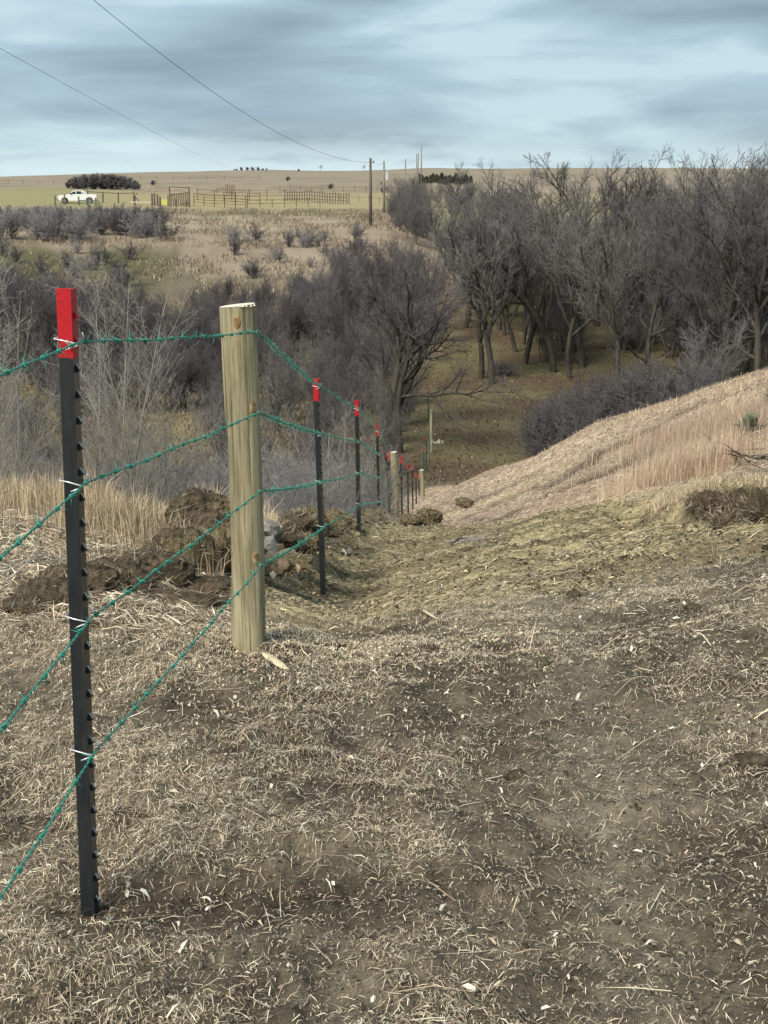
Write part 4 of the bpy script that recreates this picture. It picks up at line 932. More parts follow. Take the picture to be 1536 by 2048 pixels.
# ------------------------------------------------------------------ wooden posts
def wood_post(pb, pt, ybase, ytop, D, dia, label, knots=(), k=40, fray=True, name='wooden_post'):
    B = P(pb, ybase, D); T_ = P(pt, ytop, D); H = float(T_[2] - B[2])
    ax = Vector(T_ - B).normalized(); rot = Vector((0, 0, 1)).rotation_difference(ax).to_euler()
    e_ = empty(name, B, label, 'fence post', None, rot)
    nz = 60 if k > 20 else 12; zs = np.linspace(-0.3, H, nz); an = np.arange(k) / k * 2 * np.pi
    A, Zz = np.meshgrid(an, zs); rad = dia / 2 * (0.975 + 0.05 * (1 - Zz / H) * 0.3)
    rad = rad * (1 + 0.035 * noise(np.cos(A) * 1.3 + D, np.sin(A) * 1.3, Zz * 2.2) + 0.012 * noise(np.cos(A) * 6, np.sin(A) * 6, Zz * 1.5))
    rad = rad * (1 - 0.10 * sst(0.75, 0.95, np.cos(A - R(188))) * sst(0.15, 0.3, Zz) * (1 - sst(0.78, 0.84, Zz)))
    cx = 0.006 * np.sin(Zz * 3.0)
    V = np.stack([cx + rad * np.cos(A), rad * np.sin(A), Zz + (Zz >= H - 1e-6) * 0.006 * np.cos(A)], -1).reshape(-1, 3)
    f = [(i * k + j, i * k + (j + 1) % k, (i + 1) * k + (j + 1) % k, (i + 1) * k + j) for i in range(nz - 1) for j in range(k)]
    mb = MB(); mb.add(V, f); mb.build('post_shaft', M['post'], e_, True)
    # sawn end with a ragged splintery rim
    cap = MB(); ring = V[-k:]; cr = ring.copy(); cr[:, 2] += 0.0015
    cap.add(np.vstack([cr, [[float(cx[-1, 0]), 0, H + 0.004]]]), [(j, (j + 1) % k, k) for j in range(k)])
    if fray:
        rs = random.Random(4)
        for q in range(26):
            a = R(-95) + rs.uniform(-0.2, 1.5); r_ = dia / 2 * rs.uniform(0.86, 0.99); x, y = r_ * math.cos(a), r_ * math.sin(a); s_ = rs.uniform(.002, .004); h_ = rs.uniform(.005, .011)
            cap.add([(x - s_, y - s_, H), (x + s_, y - s_, H), (x, y + s_, H), (x + rs.uniform(-.003, .003), y, H + h_)], [(0, 1, 3), (1, 2, 3), (2, 0, 3)])
    cap.build('sawn_end', M['endgrain'], e_)
    for (ka, kz, ks) in knots:
        kb = MB(); m_ = 14; r_ = dia / 2 * 1.0 + 0.0025; vs_ = []
        i_ = int(np.argmin(abs(zs - kz))); j_ = int(ka / (2 * math.pi) * k) % k; r_ = math.hypot(V[i_ * k + j_][0] - cx[i_, 0], V[i_ * k + j_][1])
        def kp(q, rr2, lift): 
            da = math.cos(q) * ks * rr2 / r_; return ((r_ + lift) * math.cos(ka + da) + cx[i_, 0], (r_ + lift) * math.sin(ka + da), kz + math.sin(q) * ks * 1.9 * rr2)
        for rr2, lf in ((1.0, 0.0003), (0.8, 0.0028), (0.45, 0.0018)): vs_ += [kp(q / m_ * 2 * math.pi, rr2, lf) for q in range(m_)]
        vs_.append(kp(0, 0, 0.003))
        fs_ = [(a_ * m_ + q, a_ * m_ + (q + 1) % m_, (a_ + 1) * m_ + (q + 1) % m_, (a_ + 1) * m_ + q) for a_ in (0, 1) for q in range(m_)] + [(2 * m_ + q, 2 * m_ + (q + 1) % m_, 3 * m_) for q in range(m_)]
        kb.add(vs_, fs_); kb.build('knot', M['knot'], e_, True)
    return e_
fr = R(270)   # angle facing the camera
wp = wood_post(497, 476, 1294, 611, 4.78, 0.121, 'thick pale wooden fence post with three knots, right of the nearest steel post',
               knots=((fr + 0.05, 1.145, 0.012), (fr + 0.75, 0.855, 0.013), (fr + 0.62, 0.335, 0.013), (fr - 1.0, 0.34, 0.008), (fr - 0.9, 0.77, 0.009)))
POSTS.append((4.70, [P(516, 664, 4.722), P(519, 825, 4.722), P(521, 982, 4.722), P(523, 1131, 4.722)]))
for k, p_ in enumerate(POSTS[-1][1]):      # staples
    mb = MB(); q = [(0.0, -0.004, 0.004), (0, -0.007, 0.004), (0, -0.0085, 0.0), (0, -0.007, -0.004), (0, -0.004, -0.004)]
    mb.tube([(a - 0.005, b + 0.002, c) for a, b, c in q], 0.0013, 5); o = mb.build('staple', M['clip'], wp)
    o.matrix_parent_inverse = (Matrix.Translation(wp.location) @ wp.rotation_euler.to_matrix().to_4x4()).inverted(); o.location = p_
wood_post(792, 788, 1052, 904, 25.0, 0.125, 'grey green wooden post far down the fence behind the thin black posts', k=14, fray=False)
wood_post(845, 843, 1010, 940, 42, 0.15, 'short pale wooden post on the steep drop near the bottom of the fence', k=10, fray=False)
wood_post(862.5, 863, 915, 820, 58, 0.11, 'pale tall pole at the bottom of the slope where the fence bends', k=10, fray=False, name='wooden_pole')
wood_post(872, 870, 905, 868, 62, 0.10, 'short pale stake just right of the tall pole on the valley floor', k=10, fray=False, name='wooden_stake')
POSTS.append((58, [P(860, y_, 58) for y_ in (835, 852, 869, 886)]))
POSTS.sort(key=lambda a: a[0])

# ------------------------------------------------------------------ barbed wire
def barb_mesh():
    mb = MB()
    for s_ in (-1, 1):     # two wraps, four points; local x runs along the wire
        pts = []
        for i in range(13):
            a = i / 12 * 2 * math.pi * 1.5; pts.append((s_ * 0.003 + (i / 12 - .5) * 0.006, 0.0042 * math.cos(a), 0.0042 * math.sin(a)))
        d0 = np.array([s_ * 0.004, 0.016 * s_, 0.010]); d1 = np.array([-s_ * 0.003, -0.016 * s_, 0.011])
        pts = [tuple(np.array(pts[0]) + d0)] + pts + [tuple(np.array(pts[-1]) + d1)]
        rad = [0.0003] + [0.0011] * 13 + [0.0003]; mb.tube(pts, rad, 5)
    return mb.mesh('barb', M['green_wire'], True)
BARB = barb_mesh()
WL = ['topmost green barbed wire strand of the fence', 'second green barbed wire strand from the top', 'third green barbed wire strand from the top', 'lowest green barbed wire strand of the fence']
for k in range(4):
    pts = [a[k] for D, a in POSTS]
    p1, p0 = pts[0], None
    left = P(0, (745, 1112, 1458, 1795)[k], 2.3)
    d = (left - p1); start = p1 + d * (3.3 / abs(d[1]))
    pts = [start] + pts
    # sagging spans
    path = []
    for i in range(len(pts) - 1):
        a, b = np.array(pts[i], float), np.array(pts[i + 1], float); ln = np.linalg.norm(b - a); n = max(8, int(ln / (0.012 if a[1] < 12 else 0.25)))
        t = np.linspace(0, 1, n, endpoint=False)[:, None]; q = a * (1 - t) + b * t
        q[:, 2] -= (0.0025 * ln) * 4 * (t * (1 - t))[:, 0]
        if a[1] < 12:
            sc = np.arange(n) * ln / n; q[:, 2] += 0.0018 * np.sin(sc * 9 + k) * (t * (1 - t))[:, 0] * 4; q[:, 0] += 0.002 * np.sin(sc * 13 + 2 * k) * (t * (1 - t))[:, 0] * 4
        path.append(q)
    path.append(np.array([pts[-1]])); path = np.vstack(path)
    e_ = empty('barbed_wire', path[0], WL[k], 'barbed wire', 'strands of green barbed wire')
    near = path[path[:, 1] < 12.6]; far = path[len(near) - 1:]
    off = path[0]
    seg = np.concatenate([[0], np.cumsum(np.linalg.norm(np.diff(near, axis=0), axis=1))])
    _, t, a, b = frames(near); tw = seg / 0.045 * 2 * np.pi
    for s_ in (0, np.pi):
        hel = near + 0.0019 * (np.cos(tw + s_)[:, None] * a + np.sin(tw + s_)[:, None] * b)
        v, f = tube(hel - off, 0.00145, 5); mb = MB(); mb.add(v, f); mb.build('strand', M['green_wire'], e_, True)
    v, f = tube(far - off, 0.0038, 4); mb = MB(); mb.add(v, f); mb.build('far_strand', M['green_wire'], e_, True)
    rs = random.Random(20 + k)
    pos = 1.2
    while pos < seg[-1]:
        i = min(int(np.searchsorted(seg, pos)), len(near) - 1); yy = near[i][1]
        if yy > 9: break
        o = link(bpy.data.objects.new('barb', BARB), e_); o.location = near[i] - off
        q = Vector((1, 0, 0)).rotation_difference(Vector(t[i])); o.rotation_euler = (q.to_matrix() @ Matrix.Rotation(rs.uniform(0, 6.28), 3, 'X')).to_euler()
        pos += rs.uniform(0.105, 0.13)
    mb = MB()
    while pos < seg[-1] + 8:
        if pos < seg[-1]: c_ = near[min(int(np.searchsorted(seg, pos)), len(near) - 1)] - off
        else: 
            fs_ = np.concatenate([[0], np.cumsum(np.linalg.norm(np.diff(far, axis=0), axis=1))]); c_ = far[min(int(np.searchsorted(fs_, pos - seg[-1])), len(far) - 1)] - off
        for _ in range(2):
            d = np.array([rs.uniform(-.4, .4), rs.uniform(-1, 1), rs.uniform(-1, 1)]); d *= 0.017 / np.linalg.norm(d)
            mb.tube([c_ - d, c_, c_ + d], [0.0008, 0.0022, 0.0008], 3, False)
        pos += 0.12
    tag(mb.build('far_barbs', M['green_wire'], e_), kind='stuff')

# ------------------------------------------------------------------ dirt clods, rocks, debris
def clod_mesh(name, seed, sc, mats, sub=5, amp=0.22, fr_=1.6, side=None, roots_flat=False):
    bm = bmesh.new(); bmesh.ops.create_icosphere(bm, subdivisions=sub, radius=1.0)
    v = np.array([x.co for x in bm.verts]); f = [[y.index for y in x.verts] for x in bm.faces]; bm.free()
    n = v / np.linalg.norm(v, axis=1)[:, None]; s_ = seed * 7.7
    r_ = 1 + amp * fbm(n[:, 0] * fr_ + s_, n[:, 1] * fr_, n[:, 2] * fr_, o=3) * 1.6 + amp * 0.9 * fbm(n[:, 0] * 5 + s_, n[:, 1] * 5, n[:, 2] * 5, o=4, rough=0.8)
    # broken flat faces
    rs = np.random.default_rng(seed)
    for _ in range(9 if roots_flat else 5):
        d = rs.normal(size=3); d /= np.linalg.norm(d); k_ = n @ d; r_ = np.minimum(r_, np.where(k_ > 0.25, (rs.uniform(0.5, 0.75) if roots_flat else 0.80) / np.maximum(k_, 0.25), 9))
    v = n * r_[:, None] * np.array(sc)
    me = np_mesh(name, v, f, 3, mats[0], False)
    if len(mats) > 1:
        me.materials.append(mats[1]); F_ = np.array(f); cn = n[F_].mean(1)
        sel = (cn @ np.array(side) + 0.25 * noise(cn[:, 0] * 3, cn[:, 1] * 3, cn[:, 2] * 3)) > 0.45
        me.polygons.foreach_set('material_index', sel.astype(np.int32))
    return me
def on_ground(px, py):
    u = P(px, py, 10.0) - np.array([0, 0, EYE]); lo, hi = 1.5, 60.0
    for D in np.arange(1.6, 60, 0.02):
        q = np.array([0, 0, EYE]) + u * (D / 10.0)
        if q[2] < hz1(q[0], q[1], True): return q
    return q
def clod_ground(px, py, sc, seed, label, **k):
    q = on_ground(px, py + 14); return clod(px, py, q[1], sc, seed, label, zabs=q[2] + sc[2] * 0.25, **k)
def clod(px, py, D, sc, seed, label, rot=(0, 0, 0), mats=None, name='dirt_clod', cat='dirt clod', side=(1, -0.5, 0), roots=160, group=None, sub=5, amp=0.22, zoff=0.0, zabs=None):
    p_ = P(px, py, D)
    if zabs is not None: p_[2] = zabs; p_[0] = XD(px, D, zabs)
    me = clod_mesh(name, seed, sc, mats or [M['soil']], side=side, sub=sub, amp=amp, roots_flat=(name == 'rock'))
    o = bpy.data.objects.new(name, me); o.location = (p_[0], p_[1], p_[2] + zoff); o.rotation_euler = rot; link(o); tag(o, label, cat, group)
    if roots:
        rs = np.random.default_rng(seed + 50); vv = np.empty(len(me.vertices) * 3, np.float32); me.vertices.foreach_get('co', vv); vv = vv.reshape(-1, 3)
        ii = rs.integers(0, len(vv), roots); q = vv[ii]; nn = q / np.linalg.norm(q, axis=1)[:, None]
        ln = rs.uniform(0.02, 0.07, roots)[:, None]; dr = nn * 0.6 + rs.normal(0, 0.5, (roots, 3)); dr /= np.linalg.norm(dr, axis=1)[:, None]
        sd = np.cross(dr, rs.normal(size=(roots, 3))); sd /= np.linalg.norm(sd, axis=1)[:, None]; sd *= 0.0018
        V = np.stack([q - sd, q + sd, q + dr * ln], 1).reshape(-1, 3)
        c_ = STRAW[rs.integers(0, len(STRAW), roots)] * 0.55
        rm = np_mesh('root_fibres', V, np.arange(len(V)).reshape(-1, 3), 3, M['grass'], False, np.repeat(c_, 3, 0))
        tag(link(bpy.data.objects.new('root_fibres', rm), o), kind='stuff')
    return o
SS = [M['soil'], M['sod']]
clod(403, 1040, 7.75, (0.21, 0.17, 0.20), 1, 'tall upturned sod clod behind the wooden post, topmost of the heap', mats=SS, side=(0.9, -0.3, -0.1), rot=(0, R(-8), 0), roots=700)
clod(425, 1110, 7.35, (0.20, 0.20, 0.22), 2, 'leaning sod slab with pale side below the tall clod', mats=SS, side=(0.5, -0.8, 0.1), roots=500)
clod(365, 1130, 6.95, (0.19, 0.16, 0.20), 3, 'brown sod slab with fibrous face left of the wooden post', mats=SS, side=(0.3, -0.9, 0.0), rot=(0, 0, R(10)), roots=700)
clod_ground(300, 1148, (0.20, 0.16, 0.13), 4, 'dark crumbled soil lump left of the sod slabs', roots=420)
clod_ground(232, 1168, (0.19, 0.17, 0.12), 5, 'dark soil lump in the middle of the low ridge', roots=380)
clod_ground(160, 1180, (0.20, 0.17, 0.12), 6, 'dark soil lump behind the nearest steel post', roots=380)
clod_ground(95, 1198, (0.15, 0.14, 0.09), 7, 'last dark soil lump at the left end of the ridge', roots=380)
clod_ground(45, 1208, (0.10, 0.10, 0.05), 8, 'small grassy soil lump left of the ridge end', roots=420)
clod_ground(410, 1175, (0.22, 0.14, 0.06), 9, 'low soil apron in front of the sod slabs', roots=200)
clod_ground(320, 1195, (0.28, 0.12, 0.045), 10, 'low crumbly soil apron left of the wooden post foot', roots=240)
# rocks and clods heap behind the wooden post, right side
RK = [(543, 1062, 8.6, .10, 'rock', 'pale grey boulder at the left of the rubble heap'), (541, 1092, 8.2, .088, 'rock', 'grey white boulder below the pale one beside the wooden post'),
      (563, 1057, 8.8, .03, 'rock', 'small white stone on top of the rubble heap'), (545, 1112, 7.9, .05, 'rock', 'white angular stone low by the wooden post'),
      (575, 1113, 7.9, .08, 'rock_brown', 'rusty brown stone in the front of the heap'), (588, 1112, 8.0, .04, 'rock', 'pale narrow stone right of the rusty one'),
      (566, 1132, 7.6, .07, 'rock_brown', 'yellowish stone in front of the rusty one'), (546, 1150, 7.4, .03, 'rock', 'small white stone at the foot of the heap'),
      (598, 1140, 7.6, .035, 'rock_brown', 'thin brown stone lying right of the heap'), (531, 1135, 7.6, .045, 'rock_brown', 'brown stone touching the wooden post edge'),
      (700, 1105, 10.2, .04, 'rock', 'small pale stone lying on the graded soil near the second black post'), (686, 1108, 10.0, .025, 'rock', 'tiny white chip left of the small pale stone'),
      (560, 1095, 8.1, .045, 'rock_brown', 'brown stone between the boulders and the rusty stone')]
for i, (px, py, D, r_, mt, lab) in enumerate(RK):
    rt2 = random.Random(i + 70)
    clod(px, py, D, (r_ * rt2.uniform(.7, 1.1), r_ * .75, r_ * rt2.uniform(.5, .85)), 40 + i, lab, rot=(rt2.uniform(0, 6), rt2.uniform(0, 6), 0), mats=[M[mt]], name='rock', cat='rock', roots=0, sub=3, amp=0.35)
for i, (px, py, D, sc, lab) in enumerate([(590, 1048, 9.5, (.12, .11, .10), 'mossy soil clod on top of the rubble heap'), (622, 1040, 9.8, (.12, .12, .10), 'rounded soil clod behind the third post'),
        (668, 1045, 10.4, (.13, .12, .09), 'soil clod right of the third post'), (566, 1076, 8.8, (.11, .10, .07), 'soil clod between the pale boulders and the post'),
        (606, 1088, 9.0, (.13, .11, .07), 'flat dark soil slab left of the third post'), (690, 1066, 12.6, (.18, .16, .08), 'low soil clod behind the slim black post'),
        (745, 1058, 14.3, (.25, .16, .05), 'low soil clod along the bank edge by the fence'), (860, 1034, 14.6, (.17, .12, .10), 'dark soil clod at the bank edge right of the fence'),
        (820, 1040, 14.4, (.14, .10, .07), 'low dark clod right of the far wooden post'), (645, 1062, 9.9, (.16, .12, .05), 'flattened clod behind the foot of the third post'),
        (555, 1128, 7.7, (.20, .16, .04), 'earthy base of the rubble heap beside the wooden post'), (930, 1005, 15, (.14, .10, .05), 'low soil clod on the upper edge of the graded soil')]):
    clod(px, py, D, sc, 80 + i, lab, mats=[M['sod'] if i % 3 else M['soil']], roots=500, rot=(0, 0, i), sub=4, amp=0.3)
# dark cut bank clods on the right
for i, (px, py, D, sc, lab) in enumerate([(1430, 1000, 8.45, (.13, .09, .09), 'dark overhanging soil clod at the cut bank'), (1475, 1008, 8.25, (.15, .09, .10), 'dark soil clod with roots in the cut bank'),
        (1520, 1020, 8.0, (.16, .10, .10), 'dark soil clod at the right end of the cut bank'), (1455, 1035, 8.0, (.12, .09, .05), 'lower dark clod slumped under the cut bank'),
        (1395, 998, 8.7, (.08, .06, .04), 'small clod at the left end of the cut bank')]):
    clod(px, py, D, sc, 110 + i, lab, roots=650, rot=(0, 0, i), sub=5, amp=0.3, zoff=-0.02)
# loose little clods in front
for i, (px, py, r_, lab) in enumerate([(1147, 1192, .030, 'small black clod lying on the graded soil right of the pale stick'), (1108, 1455, .028, 'dark mossy clod in the middle right of the litter'),
        (1032, 1555, .026, 'dark lump of soil in the litter'), (1500, 1530, .04, 'dark lump of soil near the right edge'), (1385, 1218, .03, 'dark lump on the soil at upper right'),
        (906, 1610, .016, 'little black crumb in the bare soil'), (250, 1640, .03, 'dark lump beside the nearest steel post'), (1085, 1330, .022, 'dark crumb in the pale litter'),
        (1350, 1205, .02, 'tiny dark crumb on the graded soil at right')]):
    q = on_ground(px, py); me = clod_mesh('soil_lump', 140 + i, (r_ * 1.3, r_, r_ * .7), [M['soil']], sub=3, amp=0.3)
    o = bpy.data.objects.new('soil_lump', me); o.location = q + np.array([0, 0, r_ * .2]); link(o); tag(o, lab, 'soil lump')
# scatter of anonymous crumbs
mbv, mbf, n_ = [], [], 0
ico = clod_mesh('tmp', 500, (1.2, 0.9, 0.6), [M['soil']], sub=1, amp=0.6, roots_flat=True); vv = np.empty(len(ico.vertices) * 3, np.float32); ico.vertices.foreach_get('co', vv); vv = vv.reshape(-1, 3)
ff = np.array([list(p_.vertices) for p_ in ico.polygons]); bpy.data.meshes.remove(ico)
cx_, cy_ = wedge_pts(3000, 2.0, 14, -300, 1800, 1.4)
rl_ = np.array([on_ground(a_, b_)[:2] for a_, b_ in ((40, 1225), (120, 1212), (220, 1196), (320, 1190), (430, 1190), (480, 1150))])
tt_ = RNG.uniform(0, 5, 2200); cx2_ = np.interp(tt_, range(6), rl_[:, 0]) + RNG.normal(0, .13, 2200); cy2_ = np.interp(tt_, range(6), rl_[:, 1]) + RNG.normal(0.02, .20, 2200)
tt_ = RNG.uniform(0, 4, 1500); cx3_ = np.interp(tt_, range(5), BERM[:, 0]) + RNG.normal(0, .2, 1500); cy3_ = np.interp(tt_, range(5), BERM[:, 1]) + RNG.normal(-0.15, .4, 1500)
cx_ = np.concatenate([cx_, cx2_, cx3_]); cy_ = np.concatenate([cy_, cy2_, cy3_]); zz_ = hgt(cx_, cy_); rr_ = 0.003 + 0.015 * RNG.uniform(0, 1, len(cx_)) ** 2.5 ; rr_[cy_ > 6] *= 1.3; rr_[3000:] = 0.006 + 0.028 * RNG.uniform(0, 1, len(cx_) - 3000) ** 3
for i in range(len(cx_)):
    a_ = RNG.uniform(0, 6.28); Rm = np.array([[math.cos(a_), -math.sin(a_), 0], [math.sin(a_), math.cos(a_), 0], [0, 0, 1]])
    mbv.append(vv @ Rm.T * rr_[i] + [cx_[i], cy_[i], zz_[i]]); mbf.append(ff + n_); n_ += len(vv)
tag(link(bpy.data.objects.new('soil_crumbs', np_mesh('soil_crumbs', np.vstack(mbv), np.vstack(mbf), 3, M['soil'], False))), kind='stuff')

def twigline(name, pts, r0, m, label, cat, kids=0, seed=1):
    rs = np.random.default_rng(seed); pts = np.array(pts, float)
    mb = MB(); n = len(pts); t = np.linspace(0, 1, 14); ip = np.stack([np.interp(t, np.linspace(0, 1, n), pts[:, c]) for c in range(3)], -1)
    ip += rs.normal(0, r0 * 0.8, ip.shape); mb.tube(ip, r0 * (1 - 0.7 * t), 6)
    for _ in range(kids):
        i = rs.integers(2, 12); d = (ip[i + 1] - ip[i]); d /= np.linalg.norm(d); d = d + rs.normal(0, 0.5, 3); d[2] = abs(d[2]) * 0.6; ln = rs.uniform(4, 14) * r0 * 2.5
        mb.tube([ip[i], ip[i] + d * ln * .5, ip[i] + d * ln + [0, 0, -.01]], [r0 * .5, r0 * .35, r0 * .1], 4)
    o = mb.build(name, m, None, True); return tag(o, label, cat)
# twig bundle on the graded soil
q0 = on_ground(945, 1095)
for i, (dx, dy, an_, ln, lab) in enumerate([(-0.05, .05, 0.1, .30, 'curved grey stick at the back of the twig pile on the graded soil'), (0.02, 0, -0.35, .30, 'thickest grey stick of the twig pile'),
                                            (0.0, -.05, -0.15, .26, 'low grey stick at the front of the twig pile'), (-.10, .02, 0.5, .16, 'reddish short stick at the left of the twig pile')]):
    c0 = q0 + np.array([dx, dy, 0.03]); d = np.array([math.cos(an_), math.sin(an_), 0])
    pp = [c0 - d * ln / 2, c0 + np.array([0, 0.03, 0.035]), c0 + d * ln / 2 + [0, 0, -.03]]
    twigline('stick', pp, 0.008, M['bark'] if i == 3 else M['twig_pale'], lab, 'stick', kids=4, seed=i)
# pale stick and fresh splinter
a_ = on_ground(846, 1225); b_ = on_ground(873, 1240)
def splinter(name, a_, b_, w_, label):
    a_, b_ = a_ + [0, 0, .012], b_ + [0, 0, .008]; d = b_ - a_; ln = np.linalg.norm(d); mb = MB(); rs = random.Random(1)
    sec = [(0, .25), (.12, .7), (.4, 1.0), (.75, .85), (.93, .5), (1.0, .1)]; v = []
    for t_, s_ in sec:
        for yy, zz in ((-1, -.3), (1, -.35), (.8, .35), (-.7, .45)): v.append((t_ * ln + rs.uniform(-.004, .004), yy * w_ * s_, zz * w_ * s_))
    f = [(i * 4 + j, i * 4 + (j + 1) % 4, (i + 1) * 4 + (j + 1) % 4, (i + 1) * 4 + j) for i in range(5) for j in range(4)] + [(3, 2, 1, 0), (20, 21, 22, 23)]
    mb.add(v, f); o = mb.build(name, M['splinter']); o.location = a_; o.rotation_euler = Vector((1, 0, 0)).rotation_difference(Vector(d)).to_euler(); return tag(o, label, 'wood splinter')
splinter('wood_splinter', a_, b_, 0.007, 'small pale stick on the ground right of the third post')
splinter('wood_splinter', on_ground(526, 1312), on_ground(575, 1343), 0.014, 'big pale wood splinter at the foot of the thick wooden post')
splinter('wood_splinter', on_ground(686, 1100), on_ground(692, 1112), 0.012, 'pale chip standing on the soil between the black posts')
# dark dead branches at the right edge
for i, (pts, lab) in enumerate([(((1425, 905), (1480, 925), (1560, 935)), 'upper dark dead branch lying in the grass at the right edge'), (((1440, 925), (1500, 945), (1580, 950)), 'lower dark dead branch at the right edge'),
                                (((1400, 870), (1450, 915), (1520, 955)), 'slanting thin dead branch crossing the others'), (((1470, 870), (1500, 880), (1560, 866)), 'short dead branch below the green plant')]):
    pp = []
    for px, py in pts:
        D = on_ground(min(px, 1530), py)[1]; q = P(px, py, D); q[2] += 0.06 + 0.05 * (i % 2); pp.append(q)
    twigline('dead_branch', pp, 0.009, M['bark'], lab, 'branch', kids=8, seed=30 + i)
# thin dead twigs by the soil ridge at left
for i, (x0, y0, x1, y1) in enumerate([(0, 1172, 120, 1150), (-20, 1160, 130, 1146), (10, 1188, 110, 1152)]):
    A_ = on_ground(max(5, x0), y0); B_ = on_ground(x1, y1); A_[2] += .05; B_[2] += .07
    twigline('dead_branch', [A_, (A_ + B_) / 2 + [0, 0, .04], B_], 0.004, M['twig_pale'], ['lowest', 'topmost', 'middle'][(0 if i == 2 else (1 if i == 1 else 2))] + ' thin dead twig fanning out left of the soil ridge', 'branch', kids=3, seed=50 + i)
# fallen pale branches in the valley
for i, (pts, D, lab) in enumerate([(((822, 768), (850, 758), (858, 742), (852, 725)), 84, 'white barkless fallen branch above the far fence'), (((866, 886), (888, 885)), 60, 'short white log beside the far stake'),
                                   (((1305, 725), (1335, 712), (1350, 690)), 72, 'bare pale limb sticking out of the brush behind the crest')]):
    pp = [P(px, py, D) for px, py in pts]; z = hz1(pp[0][0], D)
    twigline('fallen_branch', pp, 0.09 if i < 2 else .04, M['plank'] if i < 2 else M['twig_pale'], lab, 'branch', kids=0 if i < 2 else 2, seed=60 + i)
# brush piles in the clearing
for i, (px, D, s_, lab) in enumerate([(1010, 80, .55, 'dark pile of cut brush by the trunks at the edge of the wood'), (1250, 90, .6, 'dark heap of dead brush inside the wood'), (1365, 62, .5, 'black tangle of brush at the crest end of the shrub row')]):
    o = place_one('brush_pile', RSHRUB[0], XD(px, D, -9), D, s_ * 1.6, i, lab, 'brush pile', sz=s_ * 0.65)
# yucca-like plant
def yucca(px, py, D, label, n=260, Lm=0.36):
    g = P(px, py, D); g[2] = hz1(g[0], g[1]); rs = np.random.default_rng(9)
    el = rs.uniform(0.15, 1.45, n); az = rs.uniform(0, 6.28, n); ln = rs.uniform(0.6, 1.0, n) * Lm
    d = np.stack([np.cos(el) * np.cos(az), np.cos(el) * np.sin(az), np.sin(el)], -1); sd = np.stack([-np.sin(az), np.cos(az), 0 * az], -1) * 0.006
    dr = np.zeros((n, 3)); dr[:, 2] = -0.06 * np.cos(el)
    V = np.stack([-sd, sd, d * ln[:, None] * .55 + sd * .9, d * ln[:, None] * .55 - sd * .9, d * ln[:, None] + dr], 1).reshape(-1, 3)
    b = np.arange(n)[:, None] * 5; T = np.concatenate([b + [0, 1, 2], b + [0, 2, 3], b + [3, 2, 4]], 1).reshape(-1, 3)
    o = link(bpy.data.objects.new('yucca_plant', np_mesh('yucca_plant', V, T, 3, M['yucca']))); o.location = g; return tag(o, label, 'plant')
yucca(1500, 855, 13.5, 'green spiky plant in the dry grass near the right edge', Lm=0.30)
yucca(1545, 820, 16.5, 'grey green spiky plant partly outside the right edge', Lm=0.30)

# ------------------------------------------------------------------ utility poles and lines
def pole(px, ytop, D, dia, label, m='pole', box=False, trans=False, arm=False):
    T_ = P(px, ytop, D); g = hz1(T_[0], D); H = T_[2] - g
    e_ = empty('utility_pole', (T_[0], D, g), label, 'utility pole', 'wooden utility poles crossing the draw')
    mb = MB(); mb.tube([(0, 0, -0.6), (0, 0, H * .5), (0, 0, H)], [dia * .58, dia * .5, dia * .40], 10); mb.build('pole_shaft', M[m], e_, True)
    if box:
        b = MB(); b.box((-.25, -.32, 0), (.25, -.12, .85)); o = b.build('meter_box', M['ceramic'], e_); o.location = (0, 0, H - (P(px, 322, D)[2] - P(px, 450, D)[2]))
    if trans:
        b = MB(); b.tube([(.45, 0, 0), (.45, 0, .95)], .2, 12); b.tube([(.45, 0, .95), (.45, 0, 1.3)], .05, 6); b.box((.1, -.04, .4), (.3, .04, .5)); o = b.build('transformer', M['ceramic'], e_, False); o.location = (0, 0, H - 2.4)
        b = MB(); b.tube([(-.35, 0, 0), (-.35, 0, .35)], .07, 8); b.tube([(-.35, 0, .1), (0, 0, .1)], .03, 5); o = b.build('insulator', M['trim'], e_); o.location = (0, 0, H - 3.0)
    if arm:
        b = MB(); b.tube([(-.12, 0, .1), (.35, 0, 0)], .035, 6); b.tube([(.35, 0, -.02), (.35, 0, .22)], .06, 8); o = b.build('insulator', M['trim'], e_); o.location = (0, 0, H - .5)
        b = MB(); b.tube([(-.7, 0, .1), (0, 0, 0)], .03, 6); b.tube([(-.7, 0, 0), (-.7, 0, .25)], .07, 8); o = b.build('insulator', M['ceramic'], e_); o.location = (0, 0, H - .9)
    return T_
T1_ = pole(741, 316, 164, 0.34, 'nearest and darkest utility pole, standing in front of the others', 'pole_dark', arm=True)
T2_ = pole(768, 322, 191, 0.30, 'second utility pole with a white box low on it', box=True, trans=True)
pole(811, 318, 230, 0.26, 'third utility pole rising out of the brush clump')
pole(833.5, 307, 268, 0.26, 'left pole of the close pair of utility poles')
pole(836.5, 306, 285, 0.26, 'right pole of the close pair of utility poles')
pole(843, 291, 390, 0.34, 'farthest utility pole, standing behind the skyline junipers')
